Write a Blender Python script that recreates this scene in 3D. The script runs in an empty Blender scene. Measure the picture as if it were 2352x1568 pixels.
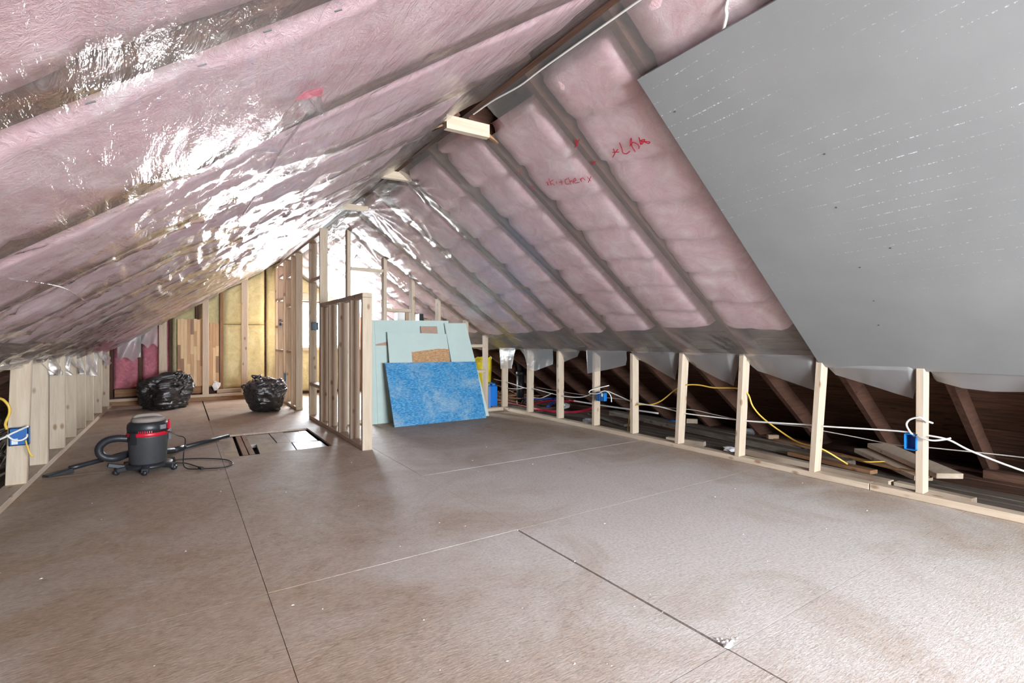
import bpy, bmesh, math, random
import numpy as np
from mathutils import Matrix, Vector

sc = bpy.context.scene
col = sc.collection
random.seed(7)
rng = np.random.default_rng(11)

# ------------------------------------------------------------------ camera
cd = bpy.data.cameras.new('camera')
cam = bpy.data.objects.new('camera', cd); col.objects.link(cam)
cam.location = (0, 0, 1.0)
cam.rotation_euler = (math.radians(90), 0, math.radians(-33.6))
cd.sensor_width = 36; cd.lens = 36 * 1144 / 2352
cd.shift_y = -4 / 2352
cd.clip_start = 0.02; cd.clip_end = 200
sc.camera = cam

# ------------------------------------------------------------------ sky, daylight and exposure
SKY = 100.0
w = bpy.data.worlds.new('sky'); sc.world = w; w.use_nodes = True
bg = w.node_tree.nodes['Background']
bg.inputs[0].default_value = (0.90, 0.985, 1.06, 1); bg.inputs[1].default_value = SKY
def portal(loc, rot, sx, sy):
    l = bpy.data.lights.new('window_portal', 'AREA'); l.shape = 'RECTANGLE'; l.size = sx; l.size_y = sy
    l.cycles.is_portal = True
    o = bpy.data.objects.new('window_portal', l); col.objects.link(o); o.location = loc; o.rotation_euler = rot
portal((2.2, 9.97, 1.28), (math.radians(-90), 0, 0), 1.4, 0.95)       # far gable window
portal((1.6, -3.47, 1.13), (math.radians(90), 0, 0), 2.4, 1.35)          # gable window behind the camera
sc.view_settings.view_transform = 'Standard'; sc.view_settings.look = 'None'
sc.view_settings.exposure = 0.32; sc.view_settings.gamma = 1; sc.view_settings.use_curve_mapping = False
sc.cycles.max_bounces = 8; sc.cycles.diffuse_bounces = 5; sc.cycles.transparent_max_bounces = 14
sc.cycles.use_adaptive_sampling = True; sc.cycles.adaptive_threshold = 0.05
sc.cycles.glossy_bounces = 4; sc.cycles.transmission_bounces = 8
sc.cycles.sample_clamp_indirect = 12; sc.cycles.caustics_reflective = False; sc.cycles.caustics_refractive = False

# ------------------------------------------------------------------ numbers of the attic
XR, ZR, M = 1.48, 2.41, 0.6545            # ridge and roof pitch
CT, ST = 1 / math.hypot(1, M), M / math.hypot(1, M)
Y0, Y1 = -3.4, 9.9                         # the two gables
def zr(x): return ZR - M * abs(x - XR)

# ------------------------------------------------------------------ materials
MATS = {}
class NB:
    def __init__(s, name):
        s.m = bpy.data.materials.new(name); s.m.use_nodes = True; s.t = s.m.node_tree
        s.p = s.t.nodes['Principled BSDF']; s.out = s.t.nodes['Material Output']; MATS[name] = s.m
    def n(s, typ, **k):
        nd = s.t.nodes.new(typ)
        for a, v in k.items():
            if a.startswith('i_'):
                key = a[2:]
                nd.inputs[int(key) if key.isdigit() else key.replace('_', ' ')].default_value = v
            else: setattr(nd, a, v)
        return nd
    def l(s, a, b): s.t.links.new(a, b)
    def coords(s, scale=(1, 1, 1), rot=(0, 0, 0), kind='Object'):
        tc = s.n('ShaderNodeTexCoord'); mp = s.n('ShaderNodeMapping')
        mp.inputs['Scale'].default_value = scale; mp.inputs['Rotation'].default_value = rot
        s.l(tc.outputs[kind], mp.inputs[0]); return mp.outputs[0]
    def noise(s, vec, scale, detail=4, rough=0.55, dist=0.0):
        nd = s.n('ShaderNodeTexNoise'); nd.inputs['Scale'].default_value = scale; nd.inputs['Detail'].default_value = detail
        nd.inputs['Roughness'].default_value = rough; nd.inputs['Distortion'].default_value = dist
        s.l(vec, nd.inputs['Vector']); return nd.outputs['Fac']
    def ramp(s, fac, stops):
        r = s.n('ShaderNodeValToRGB'); e = r.color_ramp.elements
        while len(e) < len(stops): e.new(0.5)
        for k, (p, c) in enumerate(stops):
            e[k].position = p; e[k].color = (*c, 1) if isinstance(c, tuple) else (c, c, c, 1)
        s.l(fac, r.inputs[0]); return r.outputs[0]
    def mix(s, fac, a, b, mode='MIX'):
        m = s.n('ShaderNodeMix', data_type='RGBA', blend_type=mode)
        for v, i in ((fac, 0), (a, 6), (b, 7)):
            if isinstance(v, (int, float)): m.inputs[i].default_value = v
            elif isinstance(v, tuple): m.inputs[i].default_value = (*v, 1)
            else: s.l(v, m.inputs[i])
        return m.outputs[2]
    def math(s, op, a, b=None):
        m = s.n('ShaderNodeMath', operation=op)
        for v, i in ((a, 0), (b, 1)):
            if v is None: continue
            if isinstance(v, (int, float)): m.inputs[i].default_value = v
            else: s.l(v, m.inputs[i])
        return m.outputs[0]
    def bump(s, h, dist, strength=1.0):
        b = s.n('ShaderNodeBump'); b.inputs['Distance'].default_value = dist; b.inputs['Strength'].default_value = strength
        s.l(h, b.inputs['Height']); s.l(b.outputs[0], s.p.inputs['Normal']); return b.outputs[0]
    def base(s, c, rough=0.6, spec=0.5):
        if isinstance(c, tuple): s.p.inputs['Base Color'].default_value = (*c, 1)
        else: s.l(c, s.p.inputs['Base Color'])
        s.p.inputs['Roughness'].default_value = rough; s.p.inputs['Specular IOR Level'].default_value = spec

def wood(name, c0, c1, knot, axis, rough=0.65, knots=True):
    b = NB(name)
    sca = [14, 14, 14]; sca[axis] = 1.1
    v = b.coords(tuple(sca))
    g = b.noise(v, 3.0, 5, 0.6, 0.6)
    c = b.ramp(g, [(0.32, c1), (0.62, c0)])
    oi = b.n('ShaderNodeObjectInfo')
    c = b.mix(b.math('MULTIPLY', oi.outputs['Random'], 0.28), c, c1)
    if knots:
        sk = [9, 9, 9]; sk[axis] = 4.5
        vo = b.n('ShaderNodeTexVoronoi'); vo.inputs['Scale'].default_value = 1.0; b.l(b.coords(tuple(sk)), vo.inputs['Vector'])
        k = b.ramp(vo.outputs['Distance'], [(0.07, 1.0), (0.16, 0.0)])
        c = b.mix(b.math('MULTIPLY', k, 0.75), c, knot)
    b.base(c, rough, 0.3); b.bump(g, 0.002, 0.35); return b.m
for a, ax in enumerate('xyz'):
    wood('pine_' + ax, (0.57, 0.47, 0.36), (0.475, 0.37, 0.265), (0.22, 0.11, 0.05), a)
    wood('old_wood_' + ax, (0.13, 0.062, 0.037), (0.05, 0.024, 0.015), (0.02, 0.01, 0.006), a, 0.8)
    wood('grey_board_' + ax, (0.20, 0.165, 0.13), (0.10, 0.078, 0.06), (0.04, 0.03, 0.02), a, 0.8)
    wood('brown_board_' + ax, (0.34, 0.19, 0.10), (0.22, 0.11, 0.05), (0.08, 0.03, 0.015), a, 0.7)
wood('rafter_wood', (0.12, 0.056, 0.035), (0.065, 0.03, 0.019), (0.05, 0.02, 0.01), 0, 0.8)
wood('stave_light', (0.72, 0.50, 0.26), (0.62, 0.40, 0.19), (0.3, 0.15, 0.06), 2, 0.45, False)
wood('stave_mid', (0.55, 0.32, 0.14), (0.45, 0.24, 0.10), (0.2, 0.1, 0.04), 2, 0.45, False)
wood('stave_dark', (0.30, 0.15, 0.06), (0.22, 0.10, 0.04), (0.1, 0.05, 0.02), 2, 0.45, False)

def osb_color(b, v, c):
    """three layers of wood flakes lying at different angles"""
    res = None
    for k, (rot, sx, sy) in enumerate(((0.3, 22, 95), (1.5, 26, 85), (2.5, 19, 110))):
        mp = b.n('ShaderNodeMapping'); mp.inputs['Rotation'].default_value = (0, 0, rot); mp.inputs['Scale'].default_value = (sx, sy, 20)
        b.l(v, mp.inputs[0])
        f = b.noise(mp.outputs[0], 1.4, 3, 0.6, 0.5)
        res = f if res is None else b.math('ADD', res, f)
    res = b.math('MULTIPLY', res, 0.3333)
    return res, b.ramp(res, c)
# floor panels: brown strand board, worn, with white plaster dust and painted-in light over it
b = NB('subfloor')
v = b.coords(kind='Object')
fl, c = osb_color(b, v, [(0.36, (0.18, 0.115, 0.07)), (0.50, (0.33, 0.245, 0.17)), (0.64, (0.47, 0.38, 0.285))])
mot = b.noise(v, 13, 6, 0.7, 0.6)
c = b.mix(b.ramp(mot, [(0.40, 0.0), (0.66, 0.55)]), c, (0.46, 0.35, 0.26))
c = b.mix(b.ramp(b.noise(v, 28, 5, 0.7, 1.0), [(0.56, 0.0), (0.70, 0.5)]), c, (0.16, 0.10, 0.065))
big = b.noise(v, 0.9, 6, 0.6, 0.4)
c = b.mix(b.ramp(big, [(0.40, 0.0), (0.70, 0.45)]), c, (0.31, 0.19, 0.115), 'MIX')
# dust plus the lit patch of floor painted into the colour, fading outwards
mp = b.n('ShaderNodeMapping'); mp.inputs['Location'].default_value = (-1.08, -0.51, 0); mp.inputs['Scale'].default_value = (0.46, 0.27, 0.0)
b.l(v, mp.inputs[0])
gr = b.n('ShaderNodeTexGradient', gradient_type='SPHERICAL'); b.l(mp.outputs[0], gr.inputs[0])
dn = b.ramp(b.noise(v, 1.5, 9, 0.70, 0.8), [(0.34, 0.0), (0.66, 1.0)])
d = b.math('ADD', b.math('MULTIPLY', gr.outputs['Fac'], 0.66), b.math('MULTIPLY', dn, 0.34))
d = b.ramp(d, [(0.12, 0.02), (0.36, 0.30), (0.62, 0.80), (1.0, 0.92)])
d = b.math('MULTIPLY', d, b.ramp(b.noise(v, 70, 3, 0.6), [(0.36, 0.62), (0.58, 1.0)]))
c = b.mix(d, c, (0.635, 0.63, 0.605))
st = b.n('ShaderNodeTexVoronoi'); st.inputs['Scale'].default_value = 3.3; b.l(v, st.inputs['Vector'])
c = b.mix(b.math('MULTIPLY', b.ramp(b.math('ADD', st.outputs['Distance'], b.math('MULTIPLY', b.noise(v, 45, 3), 0.12)), [(0.075, 1.0), (0.11, 0.0)]), 0.5), c, (0.10, 0.09, 0.085))
b.base(c, 0.62, 0.35)
b.bump(b.math('ADD', fl, b.math('MULTIPLY', b.noise(v, 120, 3), 0.5)), 0.005, 0.4)

b = NB('blue_strand_board'); v = b.coords(kind='Object', rot=(math.radians(90), 0, 0))
fl, c = osb_color(b, v, [(0.39, (0.012, 0.085, 0.22)), (0.50, (0.03, 0.24, 0.50)), (0.62, (0.20, 0.42, 0.56))])
c = b.mix(b.ramp(b.noise(v, 3.2, 6, 0.7, 0.5), [(0.46, 0.0), (0.72, 0.75)]), c, (0.36, 0.46, 0.50))
b.base(c, 0.5, 0.4); b.bump(fl, 0.004, 0.4)
b = NB('tan_strand_board'); v = b.coords(kind='Object', rot=(math.radians(90), 0, 0))
fl, c = osb_color(b, v, [(0.38, (0.24, 0.11, 0.05)), (0.50, (0.47, 0.27, 0.13)), (0.62, (0.62, 0.42, 0.24))])
b.base(c, 0.6, 0.3); b.bump(fl, 0.004, 0.4)

def plain(name, c, rough=0.5, spec=0.5, nscale=0, namt=0.0, bump=0.0):
    b = NB(name)
    if nscale:
        n = b.noise(b.coords(), nscale, 5, 0.6)
        cc = b.mix(b.ramp(n, [(0.3, namt), (0.7, 0.0)]), c, tuple(x * 0.45 for x in c)); b.base(cc, rough, spec)
        if bump: b.bump(n, bump, 0.6)
    else: b.base(c, rough, spec)
    return b
plain('green_paper', (0.50, 0.61, 0.57), 0.75, 0.2, 6, 0.12)
plain('gypsum_edge', (0.78, 0.79, 0.78), 0.8, 0.2, 30, 0.1)
plain('kraft', (0.43, 0.29, 0.22), 0.8, 0.2, 12, 0.2)
plain('box_blue', (0.012, 0.19, 0.56), 0.4, 0.5)
plain('box_blue_dark', (0.01, 0.10, 0.33), 0.5, 0.5)
plain('box_grey_blue', (0.12, 0.20, 0.27), 0.5, 0.5)
plain('sticker', (0.65, 0.70, 0.74), 0.6)
plain('cable_white', (0.78, 0.76, 0.72), 0.45)
plain('cable_grey', (0.42, 0.40, 0.37), 0.5)
plain('cable_yellow', (0.72, 0.47, 0.07), 0.45)
plain('cable_black', (0.012, 0.012, 0.012), 0.4)
plain('pex_red', (0.50, 0.025, 0.06), 0.35)
plain('pex_blue', (0.02, 0.09, 0.50), 0.35)
plain('pipe_black', (0.014, 0.015, 0.018), 0.45)
plain('vac_black', (0.022, 0.023, 0.027), 0.42, 0.5, 40, 0.3)
plain('vac_tank', (0.055, 0.056, 0.06), 0.45, 0.5, 30, 0.3)
plain('vac_red', (0.50, 0.012, 0.03), 0.35)
plain('vac_grey', (0.22, 0.22, 0.23), 0.4)
plain('dust_grey', (0.27, 0.23, 0.20), 0.75)
plain('yellow_bag', (0.72, 0.58, 0.03), 0.45, 0.5, 10, 0.35, 0.01)
plain('jug_blue', (0.012, 0.17, 0.60), 0.35)
plain('paper_white', (0.78, 0.78, 0.78), 0.7)
plain('cardboard', (0.42, 0.29, 0.19), 0.8, 0.2, 8, 0.1)
plain('red_marker', (0.42, 0.008, 0.025), 0.5)
plain('dark_hole', (0.02, 0.016, 0.013), 0.9)
plain('staple', (0.06, 0.06, 0.06), 0.4)
b = NB('hatch_board'); v = b.coords(kind='Object')
n = b.noise(b.coords((6, 1.2, 1)), 3, 5, 0.6, 0.5); n2 = b.noise(v, 5, 6, 0.65, 0.5)
c = b.ramp(n, [(0.3, (0.22, 0.185, 0.16)), (0.7, (0.36, 0.32, 0.285))])
b.base(b.mix(b.ramp(n2, [(0.42, 0.0), (0.7, 0.55)]), c, (0.50, 0.48, 0.46)), 0.32, 0.55); b.bump(n, 0.002, 0.3)

# grey paper back of the sheet on the slope: broken white scuff lines and a few nail holes
b = NB('grey_paper'); v = b.coords(kind='Object')
mp = b.n('ShaderNodeMapping'); mp.inputs['Rotation'].default_value = (0, 0, 0.05); mp.inputs['Scale'].default_value = (1, 1, 0); b.l(v, mp.inputs[0])
wv = b.n('ShaderNodeTexWave', wave_type='BANDS', bands_direction='X'); wv.inputs['Scale'].default_value = 5.2
wv.inputs['Distortion'].default_value = 2.2; wv.inputs['Detail'].default_value = 1; wv.inputs['Detail Scale'].default_value = 0.35
b.l(mp.outputs[0], wv.inputs[0])
line = b.ramp(wv.outputs['Fac'], [(0.985, 0.0), (0.997, 1.0)])
dash = b.ramp(b.noise(b.coords((60, 75, 0)), 1.0, 3, 0.7), [(0.53, 0.0), (0.60, 1.0)])
patch = b.ramp(b.noise(b.coords((2.2, 1.1, 0)), 1.6, 3, 0.6), [(0.44, 0.0), (0.60, 1.0)])
sep = b.n('ShaderNodeSeparateXYZ'); b.l(v, sep.inputs[0])
up = b.n('ShaderNodeMapRange'); up.inputs[1].default_value = 3.3; up.inputs[2].default_value = 2.5; b.l(sep.outputs[0], up.inputs[0])
lf = b.math('MULTIPLY', b.math('MULTIPLY', line, dash), b.math('MULTIPLY', patch, up.outputs[0]))
spk = b.ramp(b.noise(b.coords((110, 130, 0)), 1.0, 2, 0.5), [(0.735, 0.0), (0.77, 1.0)])
lf = b.math('MAXIMUM', lf, b.math('MULTIPLY', spk, b.math('MULTIPLY', up.outputs[0], 0.8)))
c = b.ramp(b.noise(v, 2.2, 5, 0.6), [(0.3, (0.235, 0.245, 0.248)), (0.7, (0.27, 0.28, 0.283))])
c = b.mix(b.math('MULTIPLY', lf, 0.7), c, (0.80, 0.81, 0.82))
b.base(c, 0.7, 0.25)

# mineral wools
def wool(name, c0, c1, c2, scale=7):
    b = NB(name); v = b.coords(kind='Object')
    n = b.noise(v, scale, 8, 0.72, 1.2); f = b.noise(v, scale * 9, 4, 0.7, 2.0); bl = b.noise(v, 2.4, 4, 0.6, 0.8)
    c = b.ramp(n, [(0.32, c0), (0.5, c1), (0.68, c2)])
    c = b.mix(b.ramp(f, [(0.35, 0.0), (0.75, 0.35)]), c, c2)
    c = b.mix(b.ramp(bl, [(0.35, 0.0), (0.7, 0.5)]), c, c0)
    b.base(c, 0.95, 0.05); b.bump(b.math('ADD', n, b.math('MULTIPLY', f, 0.5)), 0.02, 0.6); return b.m
wool('pink_wool', (0.68, 0.40, 0.43), (0.80, 0.575, 0.60), (0.92, 0.81, 0.815), 6)
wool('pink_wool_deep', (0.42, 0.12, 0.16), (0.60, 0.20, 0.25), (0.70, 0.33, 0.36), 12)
wool('yellow_wool', (0.60, 0.49, 0.235), (0.72, 0.63, 0.35), (0.80, 0.73, 0.47), 9)

# polythene film: clear, a little milky, shiny
def film(name, milk, gloss, rough, tint=(0.955, 0.945, 0.95)):
    b = NB(name); t = b.t
    tr = b.n('ShaderNodeBsdfTransparent'); tr.inputs[0].default_value = (*tint, 1)
    df = b.n('ShaderNodeBsdfDiffuse'); df.inputs[0].default_value = (0.80, 0.80, 0.80, 1)
    tl = b.n('ShaderNodeBsdfTranslucent'); tl.inputs[0].default_value = (0.80, 0.80, 0.80, 1)
    gl = b.n('ShaderNodeBsdfGlossy'); gl.inputs['Roughness'].default_value = rough; gl.inputs[0].default_value = (1, 0.985, 0.96, 1)
    v = b.coords(kind='Object')
    n = b.noise(b.coords((11, 2.6, 11)), 2.2, 5, 0.62, 0.5)
    bp = b.n('ShaderNodeBump'); bp.inputs['Distance'].default_value = 0.012; bp.inputs['Strength'].default_value = 0.75 if name == 'film_left' else 0.4
    b.l(n, bp.inputs['Height'])
    for s_ in (gl,): b.l(bp.outputs[0], s_.inputs['Normal'])
    ge = b.n('ShaderNodeNewGeometry'); ior = b.math('SUBTRACT', 1.5, b.math('MULTIPLY', ge.outputs['Backfacing'], 1.5 - 1 / 1.5))
    fr = b.n('ShaderNodeFresnel'); b.l(ior, fr.inputs[0]); b.l(bp.outputs[0], fr.inputs['Normal'])
    m0 = b.n('ShaderNodeMixShader'); m0.inputs[0].default_value = 0.4; b.l(df.outputs[0], m0.inputs[1]); b.l(tl.outputs[0], m0.inputs[2])
    m1 = b.n('ShaderNodeMixShader'); m1.inputs[0].default_value = milk; b.l(tr.outputs[0], m1.inputs[1]); b.l(m0.outputs[0], m1.inputs[2])
    g = b.math('MINIMUM', b.math('ADD', b.math('MULTIPLY', fr.outputs[0], gloss), 0.01), 0.9)
    m2 = b.n('ShaderNodeMixShader'); b.l(g, m2.inputs[0]); b.l(m1.outputs[0], m2.inputs[1]); b.l(gl.outputs[0], m2.inputs[2])
    b.l(m2.outputs[0], b.out.inputs['Surface']); return b.m
film('film_left', 0.13, 1.05, 0.12, (0.89, 0.88, 0.895))
film('film_right', 0.235, 0.9, 0.2, (0.98, 0.975, 0.98))
film('film_flap', 0.36, 0.9, 0.25)
film('film_crumpled', 0.5, 1.0, 0.2)
# window glass
b = NB('glass'); tr = b.n('ShaderNodeBsdfTransparent'); gl = b.n('ShaderNodeBsdfGlossy'); gl.inputs['Roughness'].default_value = 0.02
mx = b.n('ShaderNodeMixShader'); mx.inputs[0].default_value = 0.05; b.l(tr.outputs[0], mx.inputs[1]); b.l(gl.outputs[0], mx.inputs[2]); b.l(mx.outputs[0], b.out.inputs['Surface'])
# bin bag
b = NB('bag_black'); n = b.noise(b.coords((5, 9, 12)), 3.0, 5, 0.6, 1.0); b.base((0.013, 0.012, 0.012), 0.13, 0.9); b.bump(n, 0.03, 0.35)

# ------------------------------------------------------------------ builders
def link(o, parent=None):
    col.objects.link(o)
    if parent is not None:
        o.parent = parent; o.matrix_parent_inverse = Matrix.Translation(-Vector(WLOC.get(parent.name, (0, 0, 0))))
    return o
WLOC = {}
def mesh(name, verts, faces, mat, parent=None, smooth=False):
    me = bpy.data.meshes.new(name); me.from_pydata([tuple(map(float, v)) for v in verts], [], faces)
    me.materials.append(MATS[mat])
    if smooth: me.polygons.foreach_set('use_smooth', [True] * len(me.polygons))
    me.update(); return link(bpy.data.objects.new(name, me), parent)
def tag(o, label=None, cat=None, group=None, kind=None):
    if label: o['label'] = label
    if cat: o['category'] = cat
    if group: o['group'] = group
    if kind: o['kind'] = kind
    return o
def root(name, loc, label=None, cat=None, group=None, kind=None):
    o = bpy.data.objects.new(name, None); col.objects.link(o); o.location = loc; o.empty_display_size = 0.1
    WLOC[o.name] = tuple(loc); return tag(o, label, cat, group, kind)
BOXF = [(0, 3, 2, 1), (4, 5, 6, 7), (0, 1, 5, 4), (1, 2, 6, 5), (2, 3, 7, 6), (3, 0, 4, 7)]
def hexa(name, c, mat, parent=None, bev=0.0):
    """eight corners: four below (ccw), four above"""
    if bev <= 0: return mesh(name, c, BOXF, mat, parent)
    bm = bmesh.new(); vs = [bm.verts.new(p) for p in c]
    for f in BOXF: bm.faces.new([vs[i] for i in f])
    bmesh.ops.bevel(bm, geom=bm.edges[:], offset=bev, segments=1, affect='EDGES', profile=0.5)
    me = bpy.data.meshes.new(name); bm.to_mesh(me); bm.free(); me.materials.append(MATS[mat])
    return link(bpy.data.objects.new(name, me), parent)
def box(name, x0, x1, y0, y1, z0, z1, mat, parent=None, bev=0.0):
    return hexa(name, [(x0, y0, z0), (x1, y0, z0), (x1, y1, z0), (x0, y1, z0), (x0, y0, z1), (x1, y0, z1), (x1, y1, z1), (x0, y1, z1)], mat, parent, bev)
def beam(name, p, q, wd, ht, mat, parent=None, bev=0.002, up=(0, 0, 1)):
    p, q = Vector(p), Vector(q); d = (q - p).normalized(); s = d.cross(Vector(up)).normalized(); u = s.cross(d)
    c = []
    for e in (-0.5, 0.5):
        for pt, k in ((p, -1), (p, 1), (q, 1), (q, -1)):
            c.append(pt + s * (k * wd / 2) + u * (e * ht))
    return hexa(name, c, mat, parent, bev)
def smooth_path(pts, sub=5):
    P = [np.array(p, float) for p in pts]
    if len(P) < 3: return P
    P = [2 * P[0] - P[1]] + P + [2 * P[-1] - P[-2]]; out = []
    for i in range(1, len(P) - 2):
        for k in range(sub):
            t = k / sub; a, b_, c, d = P[i - 1:i + 3]
            out.append(0.5 * (2 * b_ + (c - a) * t + (2 * a - 5 * b_ + 4 * c - d) * t * t + (3 * b_ - a - 3 * c + d) * t ** 3))
    out.append(P[-2]); return out
def tube(name, pts, r, mat, parent=None, sides=7, sub=5, radii=None, ribs=0):
    P = smooth_path(pts, sub) if sub > 1 else [np.array(p, float) for p in pts]
    n = len(P); V, F = [], []; up = np.array([0.13, 0.21, 0.97])
    for i in range(n):
        d = P[min(i + 1, n - 1)] - P[max(i - 1, 0)]; d = d / (np.linalg.norm(d) + 1e-9)
        a = np.cross(d, up); a /= np.linalg.norm(a) + 1e-9; b_ = np.cross(a, d)
        rr = r if radii is None else np.interp(i / (n - 1), np.linspace(0, 1, len(radii)), radii)
        if ribs: rr *= 1 + 0.09 * (i % 2)
        for k in range(sides):
            t = 2 * math.pi * k / sides; V.append(P[i] + rr * (math.cos(t) * a + math.sin(t) * b_))
    for i in range(n - 1):
        for k in range(sides):
            F.append((i * sides + k, i * sides + (k + 1) % sides, (i + 1) * sides + (k + 1) % sides, (i + 1) * sides + k))
    F.append(tuple(range(sides - 1, -1, -1))); F.append(tuple((n - 1) * sides + k for k in range(sides)))
    return mesh(name, V, F, mat, parent, True)
def lathe(name, prof, centre, mat, parent=None, sides=32):
    V, F = [], []; n = len(prof)
    for r, z in prof:
        for k in range(sides):
            t = 2 * math.pi * k / sides; V.append((centre[0] + r * math.cos(t), centre[1] + r * math.sin(t), centre[2] + z))
    for i in range(n - 1):
        for k in range(sides):
            F.append((i * sides + k, i * sides + (k + 1) % sides, (i + 1) * sides + (k + 1) % sides, (i + 1) * sides + k))
    F.append(tuple(range(sides - 1, -1, -1))); F.append(tuple((n - 1) * sides + k for k in range(sides)))
    o = mesh(name, V, F, mat, parent, False)
    sm = [True] * len(o.data.polygons); sm[-1] = sm[-2] = False; o.data.polygons.foreach_set('use_smooth', sm); return o
def grid(name, fn, U, Vv, mat, parent=None, smooth=True, keep=None):
    """fn(U,V arrays)->xyz arrays"""
    uu, vv = np.meshgrid(U, Vv, indexing='ij'); X, Y, Z = fn(uu, vv)
    nu, nv = len(U), len(Vv); verts = np.stack([X.ravel(), Y.ravel(), Z.ravel()], 1)
    i = np.arange(nu - 1)[:, None] * nv + np.arange(nv - 1)[None, :]
    q = np.stack([i, i + nv, i + nv + 1, i + 1], -1).reshape(-1, 4)
    if keep is not None:
        q = q[keep(uu[:-1, :-1].ravel(), vv[:-1, :-1].ravel())]
    me = bpy.data.meshes.new(name); me.vertices.add(len(verts)); me.vertices.foreach_set('co', verts.astype(np.float32).ravel())
    me.loops.add(q.size); me.loops.foreach_set('vertex_index', q.astype(np.int32).ravel())
    me.polygons.add(len(q)); me.polygons.foreach_set('loop_start', np.arange(0, q.size, 4, dtype=np.int32))
    me.materials.append(MATS[mat]); me.update(calc_edges=True); me.validate()
    if smooth: me.polygons.foreach_set('use_smooth', [True] * len(me.polygons))
    return link(bpy.data.objects.new(name, me), parent)
def hsh(ix, iy, s):
    v = np.sin(ix * 127.1 + iy * 311.7 + s * 74.7) * 43758.5453; return v - np.floor(v)
def vn(x, y, s=0):
    ix, iy = np.floor(x), np.floor(y); fx, fy = x - ix, y - iy
    fx = fx * fx * (3 - 2 * fx); fy = fy * fy * (3 - 2 * fy)
    return (hsh(ix, iy, s) * (1 - fx) + hsh(ix + 1, iy, s) * fx) * (1 - fy) + (hsh(ix, iy + 1, s) * (1 - fx) + hsh(ix + 1, iy + 1, s) * fx) * fy
def ridged(x, y, s): return 1 - np.abs(2 * vn(x, y, s) - 1)

# ------------------------------------------------------------------ floor
floor = root('floor', (0, 0, 0), kind='structure')
box('joist_deck', -2.7, 5.7, Y0, 10.0, -0.20, -0.075, 'dark_hole', floor)
xs = [-0.985, 0.285, 1.475, 3.93]; ys = [Y0, -1.485, -0.265, 0.955, 2.172, 3.415, 4.86, 6.0, 7.22, 8.4, 9.52]
HX0, HX1, HY0, HY1 = 0.315, 1.19, 4.87, 6.0                        # the opening cut in the floor
for j in range(len(ys) - 1):
    for i in range(3):
        x0, x1, ya, yb = xs[i] + 0.0012, xs[i + 1] - 0.0012, ys[j] + 0.0012, ys[j + 1] - 0.0012
        if i == 1 and j in (2, 3): x1 -= 0.004
        if i == 2 and j in (2, 3): x0 += 0.006 if j == 3 else 0.001
        if j >= 8 and i == 1: x0 += 0.012
        if j == 6 and i == 1:
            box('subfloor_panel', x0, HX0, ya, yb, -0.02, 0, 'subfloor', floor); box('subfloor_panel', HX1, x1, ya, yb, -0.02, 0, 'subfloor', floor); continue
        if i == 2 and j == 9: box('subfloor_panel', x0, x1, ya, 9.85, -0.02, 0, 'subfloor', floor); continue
        # a slightly wavering sawn edge
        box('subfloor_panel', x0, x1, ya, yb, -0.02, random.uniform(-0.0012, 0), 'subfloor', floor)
# old boards under the opening, lying a little lower
HB = [[(0.315, 4.88), (0.425, 4.88), (0.45, 5.99), (0.315, 5.99)],
      [(0.56, 5.45), (0.785, 5.41), (0.79, 5.99), (0.567, 5.99)],
      [(0.795, 5.41), (0.912, 5.37), (0.935, 5.99), (0.80, 5.99)],
      [(0.916, 5.37), (1.05, 5.34), (1.09, 5.99), (0.94, 5.99)],
      [(1.054, 5.335), (1.155, 5.31), (1.165, 5.99), (1.094, 5.99)],
      [(0.585, 4.88), (0.882, 4.88), (0.911, 5.362), (0.612, 5.412)],
      [(0.897, 4.88), (1.17, 4.88), (1.175, 5.275), (0.924, 5.352)]]
for k, q in enumerate(HB):
    zt = -0.022 + 0.002 * ((k * 37) % 3 - 1)
    hexa('old_floor_board', [(x, y, -0.055) for x, y in q] + [(x, y, zt) for x, y in q], 'hatch_board', floor)
# attic floor boards in both eaves, running the length of the attic
x = 3.94
while x < 5.55:
    wd = random.uniform(0.12, 0.16); box('eave_floor_board', x, x + wd - 0.006, Y0, 9.9, -0.075, -0.032 + random.uniform(-0.006, 0.004), 'grey_board_y' if x < 4.5 else 'old_wood_y', floor); x += wd
x = -1.0
while x > -2.5:
    wd = random.uniform(0.12, 0.16); box('eave_floor_board', x - wd + 0.006, x, Y0, 9.9, -0.075, -0.032 + random.uniform(-0.006, 0.004), 'grey_board_y', floor); x -= wd

# ------------------------------------------------------------------ roof: deck, rafters, insulation
ceiling = root('ceiling', (XR, 3.8, ZR), kind='structure')
def slope(sgn, s, Y, h):
    """point s down the slope from the ridge (sgn +1 right, -1 left), h towards the room (below the plane)"""
    return XR + sgn * (s * CT - h * ST), Y, ZR - s * ST - h * CT
DECK = 0.165
for sgn in (1, -1):
    a0, a1 = slope(sgn, -0.0, 0, -DECK), slope(sgn, 5.0, 0, -DECK)
    b0, b1 = slope(sgn, 0.0, 0, -DECK - 0.03), slope(sgn, 5.0, 0, -DECK - 0.03)
    a0 = (XR, 0, ZR + DECK / CT); b0 = (XR, 0, ZR + (DECK + 0.03) / CT)
    mesh('roof_deck', [(p[0], y, p[2]) for y in (Y0 - 0.05, 10.0) for p in (a0, a1, b1, b0)],
         [(0, 1, 2, 3), (7, 6, 5, 4), (0, 4, 5, 1), (1, 5, 6, 2), (2, 6, 7, 3), (3, 7, 4, 0)], 'old_wood_y', ceiling)
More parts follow.
